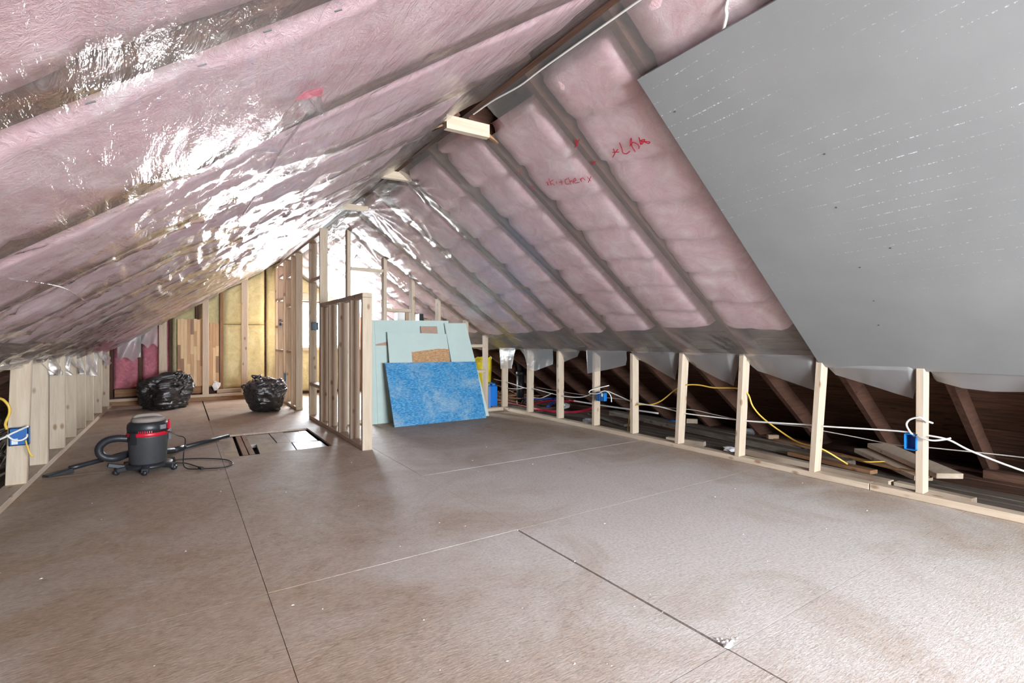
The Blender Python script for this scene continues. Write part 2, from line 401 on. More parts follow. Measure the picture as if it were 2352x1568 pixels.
# bare boards seen in the right eave
s = 2.35
while s < 4.85:
    wd = random.uniform(0.13, 0.19); h = DECK - 0.012 - random.uniform(0, 0.006)
    c = [slope(1, s, y, -h) for y in (Y0, 9.9)] + [slope(1, s + wd - 0.008, y, -h) for y in (9.9, Y0)]
    d = [slope(1, s, y, -DECK) for y in (Y0, 9.9)] + [slope(1, s + wd - 0.008, y, -DECK) for y in (9.9, Y0)]
    hexa('roof_board', c + d, 'old_wood_y', ceiling); s += wd
def yr(k): return 1.195 + 0.6165 * k                                  # right rafters at the knee wall
RS = [k for k in range(-7, 15)]
def ryR(k, s): return yr(k) - 0.26 * max(0.0, 1 - s / 2.79) * (1 if k < 7 else 0.5)
LYB = [-3.3, -2.6, -1.9, -1.2, -0.5, 0.45, 1.17, 1.85, 2.53, 3.2, 3.88, 4.53, 5.16, 5.85, 6.45, 7.03, 7.63, 8.4, 9.2]
def ryL(k, s):
    y = LYB[k]; sk = 0.27 * max(0.0, min(1.0, (6.5 - y) / 5.0)); return y - sk * (2.8 - s) * CT
def rafter(sgn, fy, s0, s1, mat):
    c = []
    for h in (-0.006, -DECK + 0.004):
        for s_, dy in ((s0, -0.021), (s1, -0.021), (s1, 0.021), (s0, 0.021)):
            c.append(slope(sgn, s_, fy(s_) + dy, h))
    return hexa('rafter', c, mat, ceiling)
for k in RS: rafter(1, lambda s, k=k: ryR(k, s), 0.03, 4.8, 'rafter_wood')
for k in range(len(LYB)): rafter(-1, lambda s, k=k: ryL(k, s), 0.03, 4.8, 'rafter_wood')
box('ridge_board', XR - 0.018, XR + 0.018, Y0, 9.9, ZR - 0.02, ZR + 0.17, 'old_wood_y', ceiling)
def batt(sgn, fa, fb, s0, s1, seed, gap=(0.026, 0.03), rad=(0.10, 0.15)):
    U = np.linspace(0, 1, 15); S = np.arange(s0, s1 + 1e-6, 0.035)
    def fn(u, s):
        ya = np.vectorize(fa)(s) + gap[0]; yb = np.vectorize(fb)(s) - gap[1]
        wob = 0.012 * (vn(s * 3.0, u * 0 + seed, seed) - 0.5)
        y = ya + (yb - ya) * u + wob * np.minimum(u, 1 - u) * 4
        e = np.minimum(u * (yb - ya) / rad[0], (1 - u) * (yb - ya) / rad[1]); e = np.clip(e, 0, 1)
        es = np.clip(np.minimum((s - s0) / 0.05, (s1 - s) / 0.05), 0, 1)
        prof = np.sqrt(1 - (1 - e) ** 2) * (0.25 + 0.75 * np.sqrt(1 - (1 - es) ** 2))
        h = -0.004 - 0.085 * (1 - prof)
        step = 0.36 + 0.03 * math.sin(seed); ph = (s + 0.03 * np.sin(u * 4 + seed) + 0.13 * seed) / step
        dd = np.abs(ph - np.round(ph)) * step
        h -= (0.034 if sgn > 0 else 0.010) * np.exp(-(dd / 0.025) ** 2)
        h += 0.016 * (vn(s * 5 + seed, y * 6, seed) - 0.5) + 0.008 * (vn(s * 16, y * 16, seed + 3) - 0.5)
        return XR + sgn * (s * CT - h * ST), y, ZR - s * ST - h * CT
    return grid('insulation_batt', fn, U, S, 'pink_wool', ceiling)
for k in RS[:-1]: batt(1, lambda s, k=k: ryR(k, s), lambda s, k=k: ryR(k + 1, s), 0.16 if k == 2 else 0.05 + 0.04 * (k % 3), 2.47 + 0.03 * math.sin(k * 2.1), k + 9)
for k in range(len(LYB) - 1): batt(-1, lambda s, k=k: ryL(k, s), lambda s, k=k: ryL(k + 1, s), 0.34 if 7 < k < 11 else 0.1, 2.66, k + 40, (0.030, 0.030), (0.03, 0.03))

# ------------------------------------------------------------------ polythene sheets on both slopes
def sstep(a, b_, x):
    t = np.clip((x - a) / (b_ - a), 0, 1); return t * t * (3 - 2 * t)
def fans(s, y, items, seed):
    out = np.zeros_like(s)
    for s0, y0, amp, r0, nk in items:
        ds, dy = s - s0, y - y0; r = np.hypot(ds, dy); th = np.arctan2(ds, dy)
        f = (1 - np.abs(np.sin(th * nk * 0.5 + 1.6 * vn(th * 3 + 9, r * 2.5, seed)))) ** 2
        out += amp * (f - 0.25) * np.exp(-r / r0) * (r / (r + 0.05)) * (0.4 + 1.2 * vn(th * 2.3, r * 0 + seed, seed + 1))
    return out
def crease(a, b_, seed, pw=3): return ridged(a, b_, seed) ** pw - 0.3
FR = [(0.05, 2.72, 0.010, 0.28, 15), (2.70, 2.40, 0.006, 0.35, 19), (2.72, 3.02, 0.006, 0.33, 17), (2.72, 1.78, 0.006, 0.4, 17), (2.72, 3.62, 0.006, 0.3, 17),
      (2.72, 4.25, 0.007, 0.3, 15), (2.7, 4.86, 0.007, 0.3, 15), (0.2, 3.97, 0.012, 0.35, 15), (0.15, 5.0, 0.013, 0.5, 17), (0.9, 4.6, 0.010, 0.3, 13), (1.1, 3.65, 0.006, 0.2, 13),
      (0.8, 6.2, 0.012, 0.5, 17), (1.6, 6.1, 0.010, 0.4, 15)]
def hR(s, y):
    rough_ = sstep(2.6, 4.6, y + 0.35 * (1.2 - s)) ; low = sstep(2.35, 2.6, s)
    wr = crease(s * 9 + 1.5 * vn(s * 1.5, y * 1.3, 5) - 0.7 * y, y * 1.1 + s * 0.7, 1)
    wr2 = crease(s * 20 + 1.8 * vn(s * 2, y * 2, 6) - 1.5 * y, y * 1.8, 2, 4)
    wr3 = crease(s * 6 + 2.5 * y, y * 5 - s * 2, 4, 4)
    a = 0.0005 + 0.010 * rough_
    h = a * wr + 0.6 * a * wr2 + 0.45 * a * wr3 + 0.006
    h = h + low * 0.022 * (ridged(y * 12 + s * 5 + 2 * vn(y * 2, s * 3, 4), s * 2.0, 8) - 0.5)
    k = (y - 1.195 + 0.26 * np.maximum(0, 1 - s / 2.79)) / 0.6165; fr = k - np.floor(k)
    h += (0.004 + 0.020 * rough_) * np.sin(np.pi * fr) * (0.6 + 0.8 * vn(np.floor(k), s * 1.6, 9))
    h = h * (0.15 + 0.85 * sstep(0.1, 0.5, s)) + 0.001
    return h + fans(s, y, FR, 3)
FL = [(1.58, 1.72, 0.012, 0.55, 15), (1.72, 2.40, 0.014, 0.40, 13), (1.95, 1.82, 0.013, 0.45, 13), (2.05, 2.42, 0.014, 0.4, 13), (1.25, 1.78, 0.008, 0.35, 11), (2.6, 2.5, 0.012, 0.5, 13),
      (1.45, 3.2, 0.014, 0.4, 13), (2.0, 3.4, 0.014, 0.45, 15), (0.9, 3.6, 0.010, 0.4, 13), (1.3, 1.35, 0.003, 0.16, 9), (2.2, 0.75, 0.010, 0.5, 13), (1.95, 0.3, 0.012, 0.5, 11), (1.5, 4.6, 0.014, 0.5, 13), (2.4, 4.4, 0.014, 0.5, 15)]
def hL(s, y):
    near = sstep(1.15, 2.7, y + 0.5 * (s - 1.4)); top = sstep(0.9, 0.5, y + 0.27 * (2.8 - s) * CT * 0.8)
    wr = crease(s * 7 + 1.5 * vn(s * 1.3, y * 1.0, 15) + 0.6 * y, y * 0.9 - s * 0.5, 11)
    wr2 = crease(s * 24 + 2 * vn(s * 2, y * 1.7, 16) - 1.6 * y, y * 2.0 + s * 1.0, 12, 4)
    wr3 = crease(s * 5 - 3.5 * y, y * 5 + s * 3, 14, 4)
    blob = vn(s * 4, y * 5, 17) - 0.5
    a = 0.0020 + 0.013 * near + 0.007 * top
    h = a * wr + 0.6 * a * wr2 + 0.5 * a * wr3 + 0.016 * top * blob + 0.008
    kk = np.interp(y + 0.27 * np.clip((6.5 - y) / 5.0, 0, 1) * (2.8 - s) * CT, LYB, np.arange(len(LYB))); fr = kk - np.floor(kk)
    h += (0.018 + 0.012 * near) * np.clip(np.sin(np.pi * fr), 0, 1) ** 0.7 * (0.6 + 0.8 * vn(np.floor(kk), s * 1.3, 19))
    h = h * (0.15 + 0.85 * sstep(0.1, 0.5, s)) + 0.001
    return h + fans(s, y, FL, 13)
def pR(s, y):
    h = hR(s, y); return XR + (s * CT - h * ST), y, ZR - s * ST - h * CT
def pL(s, y):
    h = hL(s, y); return XR - (s * CT - h * ST), y, ZR - s * ST - h * CT
S_R = np.arange(0.0, 2.80, 0.018)
fr_ = root('vapor_barrier', (3.8, 2.4, 0.88), 'clear plastic vapour sheet over pink batts on the right slope, marked in red pen', 'plastic sheet')
grid('film', pR, S_R, np.arange(Y0 + 0.02, 9.8, 0.026), 'film_right', fr_, keep=lambda a, b_: ~((a < 0.19) & (b_ > 2.54) & (b_ < 2.76)))
fl_ = root('vapor_barrier', (-0.9, 3.2, 0.86), 'shiny wrinkled plastic vapour sheet stapled across the whole left slope', 'plastic sheet')
grid('film', pL, np.arange(0.0, 2.87, 0.018), np.arange(Y0 + 0.02, 9.62, 0.022), 'film_left', fl_, keep=lambda a, b_: ~((a < 0.25) & (b_ > 2.48) & (b_ < 2.78)))
# flaps left hanging below the sheet
def flap(parent, top, bot, xt, xb, n=26, rows=7, seed=0, amp=0.012, mat='film_flap'):
    ys_ = sorted(set([p[0] for p in bot] + list(np.linspace(min(p[0] for p in bot), max(p[0] for p in bot), n))))
    bs = sorted(bot)
    V, F = [], []
    for y in ys_:
        zb = np.interp(y, [p[0] for p in bs], [p[1] for p in bs]); zt = np.interp(y, [p[0] for p in sorted(top)], [p[1] for p in sorted(top)])
        for r in range(rows):
            t = r / (rows - 1); z = zt + (zb - zt) * t
            dx = amp * (vn(np.array(y * 6.0), np.array(t * 2.0), seed) - 0.5) * 2 + amp * 0.6 * (vn(np.array(y * 17.0), np.array(t * 5.0), seed + 1) - 0.5)
            V.append((xt + (xb - xt) * t + float(dx) * t, y, z))
    for i in range(len(ys_) - 1):
        for r in range(rows - 1): F.append((i * rows + r, i * rows + r + 1, (i + 1) * rows + r + 1, (i + 1) * rows + r))
    return mesh('hanging_flap', V, F, mat, parent, True)
TOP = 0.886
RF = [([(1.745, 0.81), (1.686, 0.749), (1.236, 0.623), (1.215, 0.725), (1.2, 0.80)], 3.80, 3.90),
      ([(2.34, 0.81), (2.263, 0.747), (1.824, 0.622), (1.806, 0.74), (1.80, 0.85)], 3.80, 3.90),
      ([(2.95, 0.815), (2.841, 0.748), (2.477, 0.607), (2.412, 0.87)], 3.80, 3.90),
      ([(3.55, 0.80), (3.409, 0.756), (3.078, 0.619), (3.02, 0.87)], 3.80, 3.90),
      ([(4.185, 0.88), (4.168, 0.622), (3.911, 0.672), (3.706, 0.714), (3.59, 0.74)], 3.79, 3.79),
      ([(5.43, 0.87), (5.345, 0.622), (5.172, 0.597), (4.80, 0.70)], 3.79, 3.79),
      ([(6.03, 0.86), (6.0, 0.584), (5.715, 0.604), (5.62, 0.85)], 3.79, 3.79),
      ([(5.62, 0.84), (5.516, 0.658), (5.46, 0.68)], 3.83, 3.92),
      ([(4.80, 0.70), (4.73, 0.73), (4.50, 0.80), (4.46, 0.86)], 3.84, 3.92),
      ([(1.145, 0.76), (1.128, 0.739), (1.006, 0.706), (0.871, 0.697), (0.725, 0.707), (0.3, 0.72), (-0.6, 0.71)], 3.82, 3.95)]
for k, (bot, xt, xb) in enumerate(RF): flap(fr_, [(-3, TOP), (9, TOP)], bot, xt, xb, seed=60 + k)
LT = [(0, 0.86), (12, 0.87)]
for k, (bot, top) in enumerate((([(5.15, 0.735), (5.6, 0.70), (6.05, 0.675), (6.22, 0.67), (6.26, 0.80)], 0.86), ([(6.28, 0.72), (6.556, 0.677), (7.1, 0.615), (7.7, 0.56), (8.0, 0.545), (8.02, 0.80)], 0.87),
                                ([(8.3, 0.70), (8.7, 0.68), (9.0, 0.63), (9.3, 0.66)], 0.88))):
    flap(fl_, [(0, top), (12, top)], bot, -0.90, -0.845, 40, 12, seed=80 + k, amp=0.05, mat='film_crumpled')
# ragged scraps at the far end of the left sheet, in front of the gable
for k, (xa, xb_, zt, zb, y) in enumerate(((-0.78, -0.50, 1.06, 0.66, 9.3), (-0.52, -0.30, 1.22, 0.86, 9.38))):
    V, F = [], []
    for i in range(13):
        u = i / 12
        for r in range(9):
            t = r / 8; X = xa + (xb_ - xa) * u; zz = (zr(X) - 0.01) * (1 - t) + (zb + 0.08 * abs(math.sin(u * 5 + k)) ) * t
            V.append((X, y + 0.05 * math.sin(u * 9 + t * 3 + k) * t, zz))
    for i in range(12):
        for r in range(8): F.append((i * 9 + r, i * 9 + r + 1, (i + 1) * 9 + r + 1, (i + 1) * 9 + r))
    mesh('hanging_flap', V, F, 'film_crumpled', fl_, True)
# the bunched roll at the near foot of the left sheet
for k, (zz, rr) in enumerate(((0.872, 0.016), (0.852, 0.020), (0.835, 0.014))):
    tube('bunched_edge', [(-0.855 - 0.012 * k + 0.012 * math.sin(3.1 * y + k), y, zz + 0.012 * math.sin(4.3 * y + 2 * k)) for y in np.arange(2.9, 4.9, 0.16)], rr, 'film_crumpled', fl_, 8, 4,
         radii=[rr * (1 + 0.35 * math.sin(k + 7 * i)) for i in range(14)])
# torn patch high on the left sheet: red wool shows, the cut tongue hangs down
def onL(x, y, h=0.0):
    s = (XR - x) / CT; hh = float(hL(np.array([s]), np.array([y]))[0]) + h
    return (XR - (s * CT - hh * ST), y, ZR - s * ST - hh * CT)
def onR(x, y, h=0.0):
    s = (x - XR) / CT; hh = float(hR(np.array([s]), np.array([y]))[0]) + h
    return (XR + (s * CT - hh * ST), y, ZR - s * ST - hh * CT)
TO = [onL(x, y, 0.010) for x, y in ((0.192, 1.20), (0.207, 1.165), (0.255, 1.195), (0.268, 1.265), (0.245, 1.24), (0.22, 1.225))]
mesh('tear_opening', TO, [(0, 1, 2, 3, 4, 5)], 'pink_wool_deep', fl_)
V, F = [], []
A_, B_ = np.array(TO[0]), np.array(TO[3])
for i in range(9):
    for r in range(7):
        u, t = i / 8, r / 6; tip = np.array(onL(0.292, 1.375, 0.03)); p = (A_ * (1 - u) + B_ * u) * (1 - t) + tip * t
        p = p + np.array([0.3, 0, -0.9]) * 0.02 * math.sin(u * 11 + t * 5) * math.sin(math.pi * min(1, t + 0.15)); V.append(p)
for i in range(8):
    for r in range(6): F.append((i * 7 + r, i * 7 + r + 1, (i + 1) * 7 + r + 1, (i + 1) * 7 + r))
mesh('torn_tongue', V, F, 'film_left', fl_, True)
tube('fold_line', [onL(0.265, 1.37, 0.006), onL(0.24, 1.68, 0.006), onL(0.22, 2.0, 0.006), onL(0.19, 2.45, 0.006)], 0.0035, 'film_left', fl_, 6, 5)
tube('fold_line', [onL(-0.39, 1.81, 0.005), onL(-0.36, 2.3, 0.005), onL(-0.37, 2.9, 0.005)], 0.003, 'film_left', fl_, 6, 5)
# staples along the near left rafter
for k, xx in enumerate((-0.25, -0.12, 0.02, 0.11, 0.22, 0.33, 0.46, 0.6)):
    yy = ryL(6, (XR - xx) / CT) + 0.012 * (-1) ** k
    beam('staple', onL(xx - 0.006, yy, 0.004), onL(xx + 0.006, yy, 0.004), 0.0022, 0.002, 'staple', fl_, 0)
# handwriting in red pen on the right sheet
STK = [[(2.023, 2.621), (2.047, 2.622)], [(2.043, 2.635), (2.025, 2.606)], [(2.008, 2.577), (2.052, 2.605)], [(2.026, 2.554), (2.032, 2.593), (2.058, 2.579)], [(2.043, 2.541), (2.055, 2.552)], [(2.044, 2.498), (2.072, 2.518)], [(2.054, 2.523), (2.058, 2.494)], [(2.053, 2.439), (2.056, 2.469), (2.079, 2.486), (2.087, 2.462)], [(2.049, 2.427), (2.092, 2.455)], [(2.079, 2.446), (2.074, 2.423), (2.092, 2.429)], [(2.083, 2.418), (2.081, 2.393), (2.068, 2.385), (2.074, 2.405), (2.093, 2.417), (2.1, 2.38)], [(2.081, 2.353), (2.101, 2.362)], [(2.091, 2.361), (2.083, 2.333), (2.101, 2.329)], [(2.088, 2.296), (2.118, 2.299)], [(2.094, 2.27), (2.121, 2.323)],
       [(2.003, 1.988), (2.025, 1.999), (2.04, 2.03)], [(2.017, 2.007), (2.028, 1.972)], [(2.014, 1.965), (2.025, 1.999)], [(1.988, 1.926), (2.017, 1.939), (2.038, 1.951), (2.051, 1.939), (2.047, 1.909)], [(2.022, 1.881), (1.998, 1.858), (1.991, 1.845), (2.013, 1.862), (2.029, 1.875), (2.058, 1.88)], [(2.022, 1.882), (2.012, 1.854), (2.026, 1.839), (2.042, 1.838), (2.051, 1.848)], [(2.003, 1.803), (2.037, 1.819), (2.023, 1.782), (2.02, 1.811), (2.04, 1.77), (2.046, 1.77), (2.046, 1.78), (2.027, 1.799), (2.034, 1.821)],
       [(1.875, 2.168), (1.912, 2.185)], [(1.886, 2.138), (1.913, 2.212)], [(1.886, 2.161), (1.909, 2.193)], [(2.016, 2.173), (2.039, 2.185)], [(2.027, 2.154), (2.033, 2.189)], [(1.898, 2.743), (1.913, 2.804)], [(2.012, 2.786), (2.035, 2.775)], [(2.021, 2.764), (2.023, 2.786)]]
for name, a, c in [('pen_letter', i, j) for i, j in ((0, 2), (2, 4), (4, 5), (5, 7), (7, 8), (8, 10), (10, 11), (11, 13), (13, 15), (15, 18), (18, 19), (19, 21), (21, 22))] + [('pen_mark', 22, 25), ('pen_mark', 25, 27), ('pen_mark', 27, 28), ('pen_mark', 28, 30)]:
    V, F = [], []
    for st_ in STK[a:c]:
        P = smooth_path([onR(x, y, 0.003) for x, y in st_], 4) if len(st_) > 2 else [np.array(onR(x, y, 0.003)) for x, y in st_]
        r = 0.0019 if a < 15 else 0.0025
        for i in range(len(P) - 1):
            d = P[i + 1] - P[i]; L = np.linalg.norm(d) + 1e-9; d /= L; n = np.array([-ST, 0, -CT]); sd = np.cross(d, n); o = len(V)
            for hgt in (0, 0.0012):
                for pt, k in ((P[i] - d * r, -1), (P[i] - d * r, 1), (P[i + 1] + d * r, 1), (P[i + 1] + d * r, -1)): V.append(pt + sd * k * r + n * hgt)
            F += [tuple(o + q for q in f) for f in BOXF]
    mesh(name, V, F, 'red_marker', fr_)

# ------------------------------------------------------------------ knee walls
STUD_W, STUD_D = 0.042, 0.088
wr_ = root('wall_right', (3.85, 3.0, 0), kind='structure')
box('bottom_plate', 3.812, 3.9, 1.447, 6.05, 0.0, 0.042, 'pine_y', wr_, 0.003)
box('bottom_plate', 3.812, 3.9, -3.3, 1.443, 0.0, 0.043, 'pine_y', wr_, 0.003)
for yb, yt, xx in ((1.162, 1.157, 3.84), (1.787, 1.735, 3.812), (2.368, 2.325, 3.805), (2.967, 2.915, 3.805), (3.545, 3.545, 3.838), (4.115, 4.105, 3.855), (4.731, 4.731, 3.822), (5.36, 5.35, 3.82), (5.985, 5.97, 3.818), (0.55, 0.55, 3.835), (-0.06, -0.06, 3.83)):
    xx = min(xx, 3.835); x1 = xx + STUD_D; zt0, zt1 = zr(xx) - 0.004, zr(x1) - 0.004
    c = [(xx, yb, 0.042), (x1, yb, 0.042), (x1, yb + STUD_W, 0.042), (xx, yb + STUD_W, 0.042), (xx, yt, zt0), (x1, yt, zt1), (x1, yt + STUD_W, zt1), (xx, yt + STUD_W, zt0)]
    hexa('stud', c, 'pine_z', wr_, 0.003)
wl_ = root('wall_left', (-0.9, 6.0, 0), kind='structure')
box('bottom_plate', -0.972, -0.862, -3.3, 9.5, 0.0, 0.042, 'pine_y', wl_, 0.003)
for k, yy in enumerate((3.93, 4.555, 5.185, 5.87, 6.475, 7.055, 7.655, 8.41, 9.19, 3.29, 2.65, 2.01, 1.37, 0.73, 0.09, -0.55, -1.19)):
    xa, xb_ = -0.962, -0.858 - 0.006 * (3 < k < 9)
    lean = 0.025 if k == 1 else 0.0
    c = [(xa, yy, 0.042), (xb_, yy, 0.042), (xb_, yy + STUD_W, 0.042), (xa, yy + STUD_W, 0.042), (xa, yy, zr(xa) - 0.006), (xb_, yy, zr(xb_) - 0.006), (xb_, yy + STUD_W, zr(xb_) - 0.006), (xa, yy + STUD_W, zr(xa) - 0.006)]
    c = [(x + (lean if i > 3 else 0), y, z) for i, (x, y, z) in enumerate(c)]
    hexa('stud', c, 'pine_z', wl_, 0.003)

# ------------------------------------------------------------------ far gable with its window
wb = root('wall_back', (1.48, 9.9, 0), kind='structure')
WX0, WX1, WZ0, WZ1 = 1.56, 2.86, 0.86, 1.70
def gable(parent, y, t, wx0, wx1, wz0, wz1, mat):
    top = lambda x: ZR + 0.17 / CT - M * abs(x - XR)
    def slab(pts):
        n = len(pts); V = [(x, y, z) for x, z in pts] + [(x, y + t, z) for x, z in pts]
        F = [tuple(range(n)), tuple(range(2 * n - 1, n - 1, -1))] + [(i, i + n, (i + 1) % n + n, (i + 1) % n) for i in range(n)]
        mesh('sheathing', V, F, mat, parent)
    slab([(-2.6, -0.2), (wx0, -0.2), (wx0, min(top(wx0), ZR + .2)), (-2.6, top(-2.6))] if wx0 <= XR else [(-2.6, -0.2), (wx0, -0.2), (wx0, top(wx0)), (XR, top(XR)), (-2.6, top(-2.6))])
    slab([(wx1, -0.2), (5.6, -0.2), (5.6, top(5.6)), (wx1, top(wx1))])
    slab([(wx0, -0.2), (wx1, -0.2), (wx1, wz0), (wx0, wz0)])
    slab([(wx0, wz1), (wx1, wz1), (wx1, top(wx1)), (XR, top(XR)), (wx0, top(wx0))] if wx0 < XR else [(wx0, wz1), (wx1, wz1), (wx1, top(wx1)), (wx0, top(wx0))])
gable(wb, 9.9, 0.05, WX0, WX1, WZ0, WZ1, 'old_wood_x')
def window(name, x0, x1, z0, z1, y, dy):
    r = root(name, ((x0 + x1) / 2, y, z0), kind='structure')
    for a in ((x0, x0 + 0.04, z0, z1), (x1 - 0.04, x1, z0, z1)): box('window_frame', a[0], a[1], y, y + dy, a[2], a[3], 'paper_white', r, 0.003)
    xm = (x0 + x1) / 2; box('window_frame', xm - 0.03, xm + 0.03, y, y + dy, z0 + 0.04, z1 - 0.04, 'paper_white', r, 0.003)
    for a in ((z0, z0 + 0.04), (z1 - 0.04, z1)): box('window_frame', x0 + 0.04, x1 - 0.04, y, y + dy, a[0], a[1], 'paper_white', r, 0.003)
    box('pane', x0 + 0.04, xm - 0.03, y + dy * 0.5, y + dy * 0.5 + 0.004, z0 + 0.04, z1 - 0.04, 'glass', r); box('pane', xm + 0.03, x1 - 0.04, y + dy * 0.5, y + dy * 0.5 + 0.004, z0 + 0.04, z1 - 0.04, 'glass', r)
    return r
window('window_1', WX0, WX1, WZ0, WZ1, 9.885, 0.06)
# raised sill in front of the old gable wall
box('platform', -0.95, 1.36, 9.52, 9.86, 0.0, 0.066, 'brown_board_x', wb, 0.003)
box('bottom_plate', -0.95, 1.36, 9.5, 9.6, 0.068, 0.108, 'pine_x', wb, 0.003)
box('ledge_board', 0.50, 1.34, 9.66, 9.84, 0.108, 0.165, 'pine_x', wb, 0.003)
box('ledge_board', -0.85, 0.36, 9.70, 9.86, 0.12, 0.235, 'brown_board_x', wb, 0.003)
for a, c in ((-0.289, -0.187), (0.288, 0.378), (0.845, 0.945)):
    cc = [(a, 9.51, 0.108), (c, 9.51, 0.108), (c, 9.55, 0.108), (a, 9.55, 0.108), (a, 9.51, zr(a) - 0.02), (c, 9.51, zr(c) - 0.02), (c, 9.55, zr(c) - 0.02), (a, 9.55, zr(a) - 0.02)]
    hexa('stud', cc, 'pine_z', wb, 0.003)
def ostud(x0, x1, mat='old_wood_z', y=9.78):
    hexa('old_stud', [(x0, y, 0.0), (x1, y, 0.0), (x1, 9.9, 0.0), (x0, 9.9, 0.0), (x0, y, zr(x0)), (x1, y, zr(x1)), (x1, 9.9, zr(x1)), (x0, 9.9, zr(x0))], mat, wb, 0.002)
for a, m_ in ((-0.93, 'old_wood_z'), (-0.56, 'old_wood_z'), (-0.165, 'old_wood_z'), (0.20, 'old_wood_z'), (0.548, 'brown_board_z'), (2.92, 'brown_board_z'), (3.3, 'old_wood_z')): ostud(a, a + (0.06 if a < -0.8 else 0.05), m_)
def wallbatt(x0, x1, z0, ztop, mat, seed, y=9.80, depth=0.05):
    U = np.linspace(0, 1, 16); T = np.linspace(0, 1, 30)
    def fn(u, t):
        X = x0 + (x1 - x0) * u; zt = np.minimum(ztop, ZR - M * np.abs(X - XR) - 0.005); Z = z0 + (zt - z0) * t
        e = np.clip(np.minimum(np.minimum(u, 1 - u) * (x1 - x0) / 0.05, np.minimum(t, 1 - t) * (ztop - z0) / 0.05), 0, 1)
        Yv = y + depth * (1 - np.sqrt(1 - (1 - e) ** 2)) - 0.05 * (ridged(X * 7 + 2 * vn(X * 3, Z * 3, seed), Z * 2.2, seed) - 0.5) * (1 if 'pink' in mat else 0.35) - 0.02 * (vn(X * 25, Z * 22, seed + 2) - 0.5)
        return X, Yv, Z
    grid('insulation_batt', fn, U, T, mat, wb)
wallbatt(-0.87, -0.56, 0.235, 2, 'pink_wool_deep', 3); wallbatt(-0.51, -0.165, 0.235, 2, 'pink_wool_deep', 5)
wallbatt(-0.115, 0.20, 0.235, 2.4, 'yellow_wool', 7, 9.84); wallbatt(0.25, 0.548, 0.2, 2.4, 'yellow_wool', 8, 9.84)
wallbatt(0.60, 1.235, 0.165, 1.262, 'yellow_wool', 11, 9.79); wallbatt(0.60, 1.235, 1.268, 2.3, 'yellow_wool', 12, 9.79)
wallbatt(1.27, 1.56, 0.05, 2.4, 'yellow_wool', 15, 9.82); wallbatt(1.56, 2.9, 0.05, 0.85, 'yellow_wool', 16, 9.80)
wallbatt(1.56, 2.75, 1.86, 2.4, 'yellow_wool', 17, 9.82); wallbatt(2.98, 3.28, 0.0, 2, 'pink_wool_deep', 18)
box('window_header', 1.52, 2.9, 9.76, 9.88, 1.72, 1.86, 'pine_x', wb, 0.003); box('window_sill', 1.52, 2.92, 9.74, 9.9, 0.80, 0.86, 'pine_x', wb, 0.003)
hexa('stud', [(2.25, 9.6, 0.0), (2.29, 9.6, 0), (2.29, 9.69, 0), (2.25, 9.69, 0), (2.25, 9.6, zr(2.25) - .02), (2.29, 9.6, zr(2.29) - .02), (2.29, 9.69, zr(2.29) - .02), (2.25, 9.69, zr(2.25) - .02)], 'pine_z', wb, 0.003)

# gable behind the camera, with a wide window
wf = root('wall_front', (1.48, Y0, 0), kind='structure')
gable(wf, Y0 - 0.05, 0.05, 0.45, 2.65, 0.50, 1.72, 'brown_board_x')
window('window_2', 0.45, 2.65, 0.50, 1.72, Y0 - 0.055, 0.06)

# ------------------------------------------------------------------ partition walls of new studs
def pstud(parent, x0, x1, y0, y1, z0, z1, bev=0.003): return box('stud', x0, x1, y0, y1, z0, z1, 'pine_z', parent, bev)
PX0, PX1 = 1.36, 1.45
hw = root('half_wall', (1.405, 5.2, 0), 'waist-high open stud railing wall of new pine beside the floor opening', 'stud wall')
box('bottom_plate', PX0, PX1, 4.52, 6.73, 0.0, 0.042, 'pine_y', hw, 0.003)
box('top_plate', PX0, PX1, 4.478, 6.12, 1.385, 1.427, 'pine_y', hw, 0.003)
pstud(hw, PX0, PX1, 4.478, 4.52, 0.0, 1.383)
for yy in (4.86, 5.285, 5.70, 6.08): pstud(hw, PX0, PX1, yy, yy + STUD_W, 0.042, 1.383)
tw = root('tall_partition', (1.405, 7.9, 0), 'full-height pine stud partition with a door gap, running back from the half wall under the ridge', 'stud wall')
pstud(tw, PX0, PX1, 6.13, 6.172, 0.042, zr(1.36) - 0.01)
for yy in (6.70, 7.60, 7.96, 8.40, 8.64, 9.13, 9.44): pstud(tw, PX0, PX1, yy, yy + STUD_W, 0.042 if yy > 7 else 0.042, 2.235)
box('top_plate', PX0, PX1, 6.175, 9.48, 2.237, 2.279, 'pine_y', tw, 0.003); box('bottom_plate', PX0, PX1, 7.58, 9.49, 0.0, 0.042, 'pine_y', tw, 0.003)
for ya, yb, z in ((8.0, 8.4, 1.95), (8.0, 8.4, 1.50), (8.44, 8.64, 1.70), (8.68, 9.13, 2.02), (8.68, 9.13, 1.64), (8.68, 9.13, 1.28), (8.68, 9.13, 0.80), (8.0, 8.4, 0.80), (9.17, 9.44, 1.66), (9.17, 9.44, 1.2), (9.17, 9.44, 0.8), (6.74, 7.6, 0), (6.172, 6.70, 1.72), (6.172, 6.70, 0.42)):
    if z: box('blocking', PX0 + 0.002, PX1 - 0.002, ya + 0.001, yb - 0.001, z, z + 0.04, 'pine_y', tw, 0.002)
cw = root('cross_partition', (2.7, 6.0, 0), 'pine stud wall across the attic behind the stacked boards, tops cut to the roof pitch', 'stud wall')
CY = 5.952
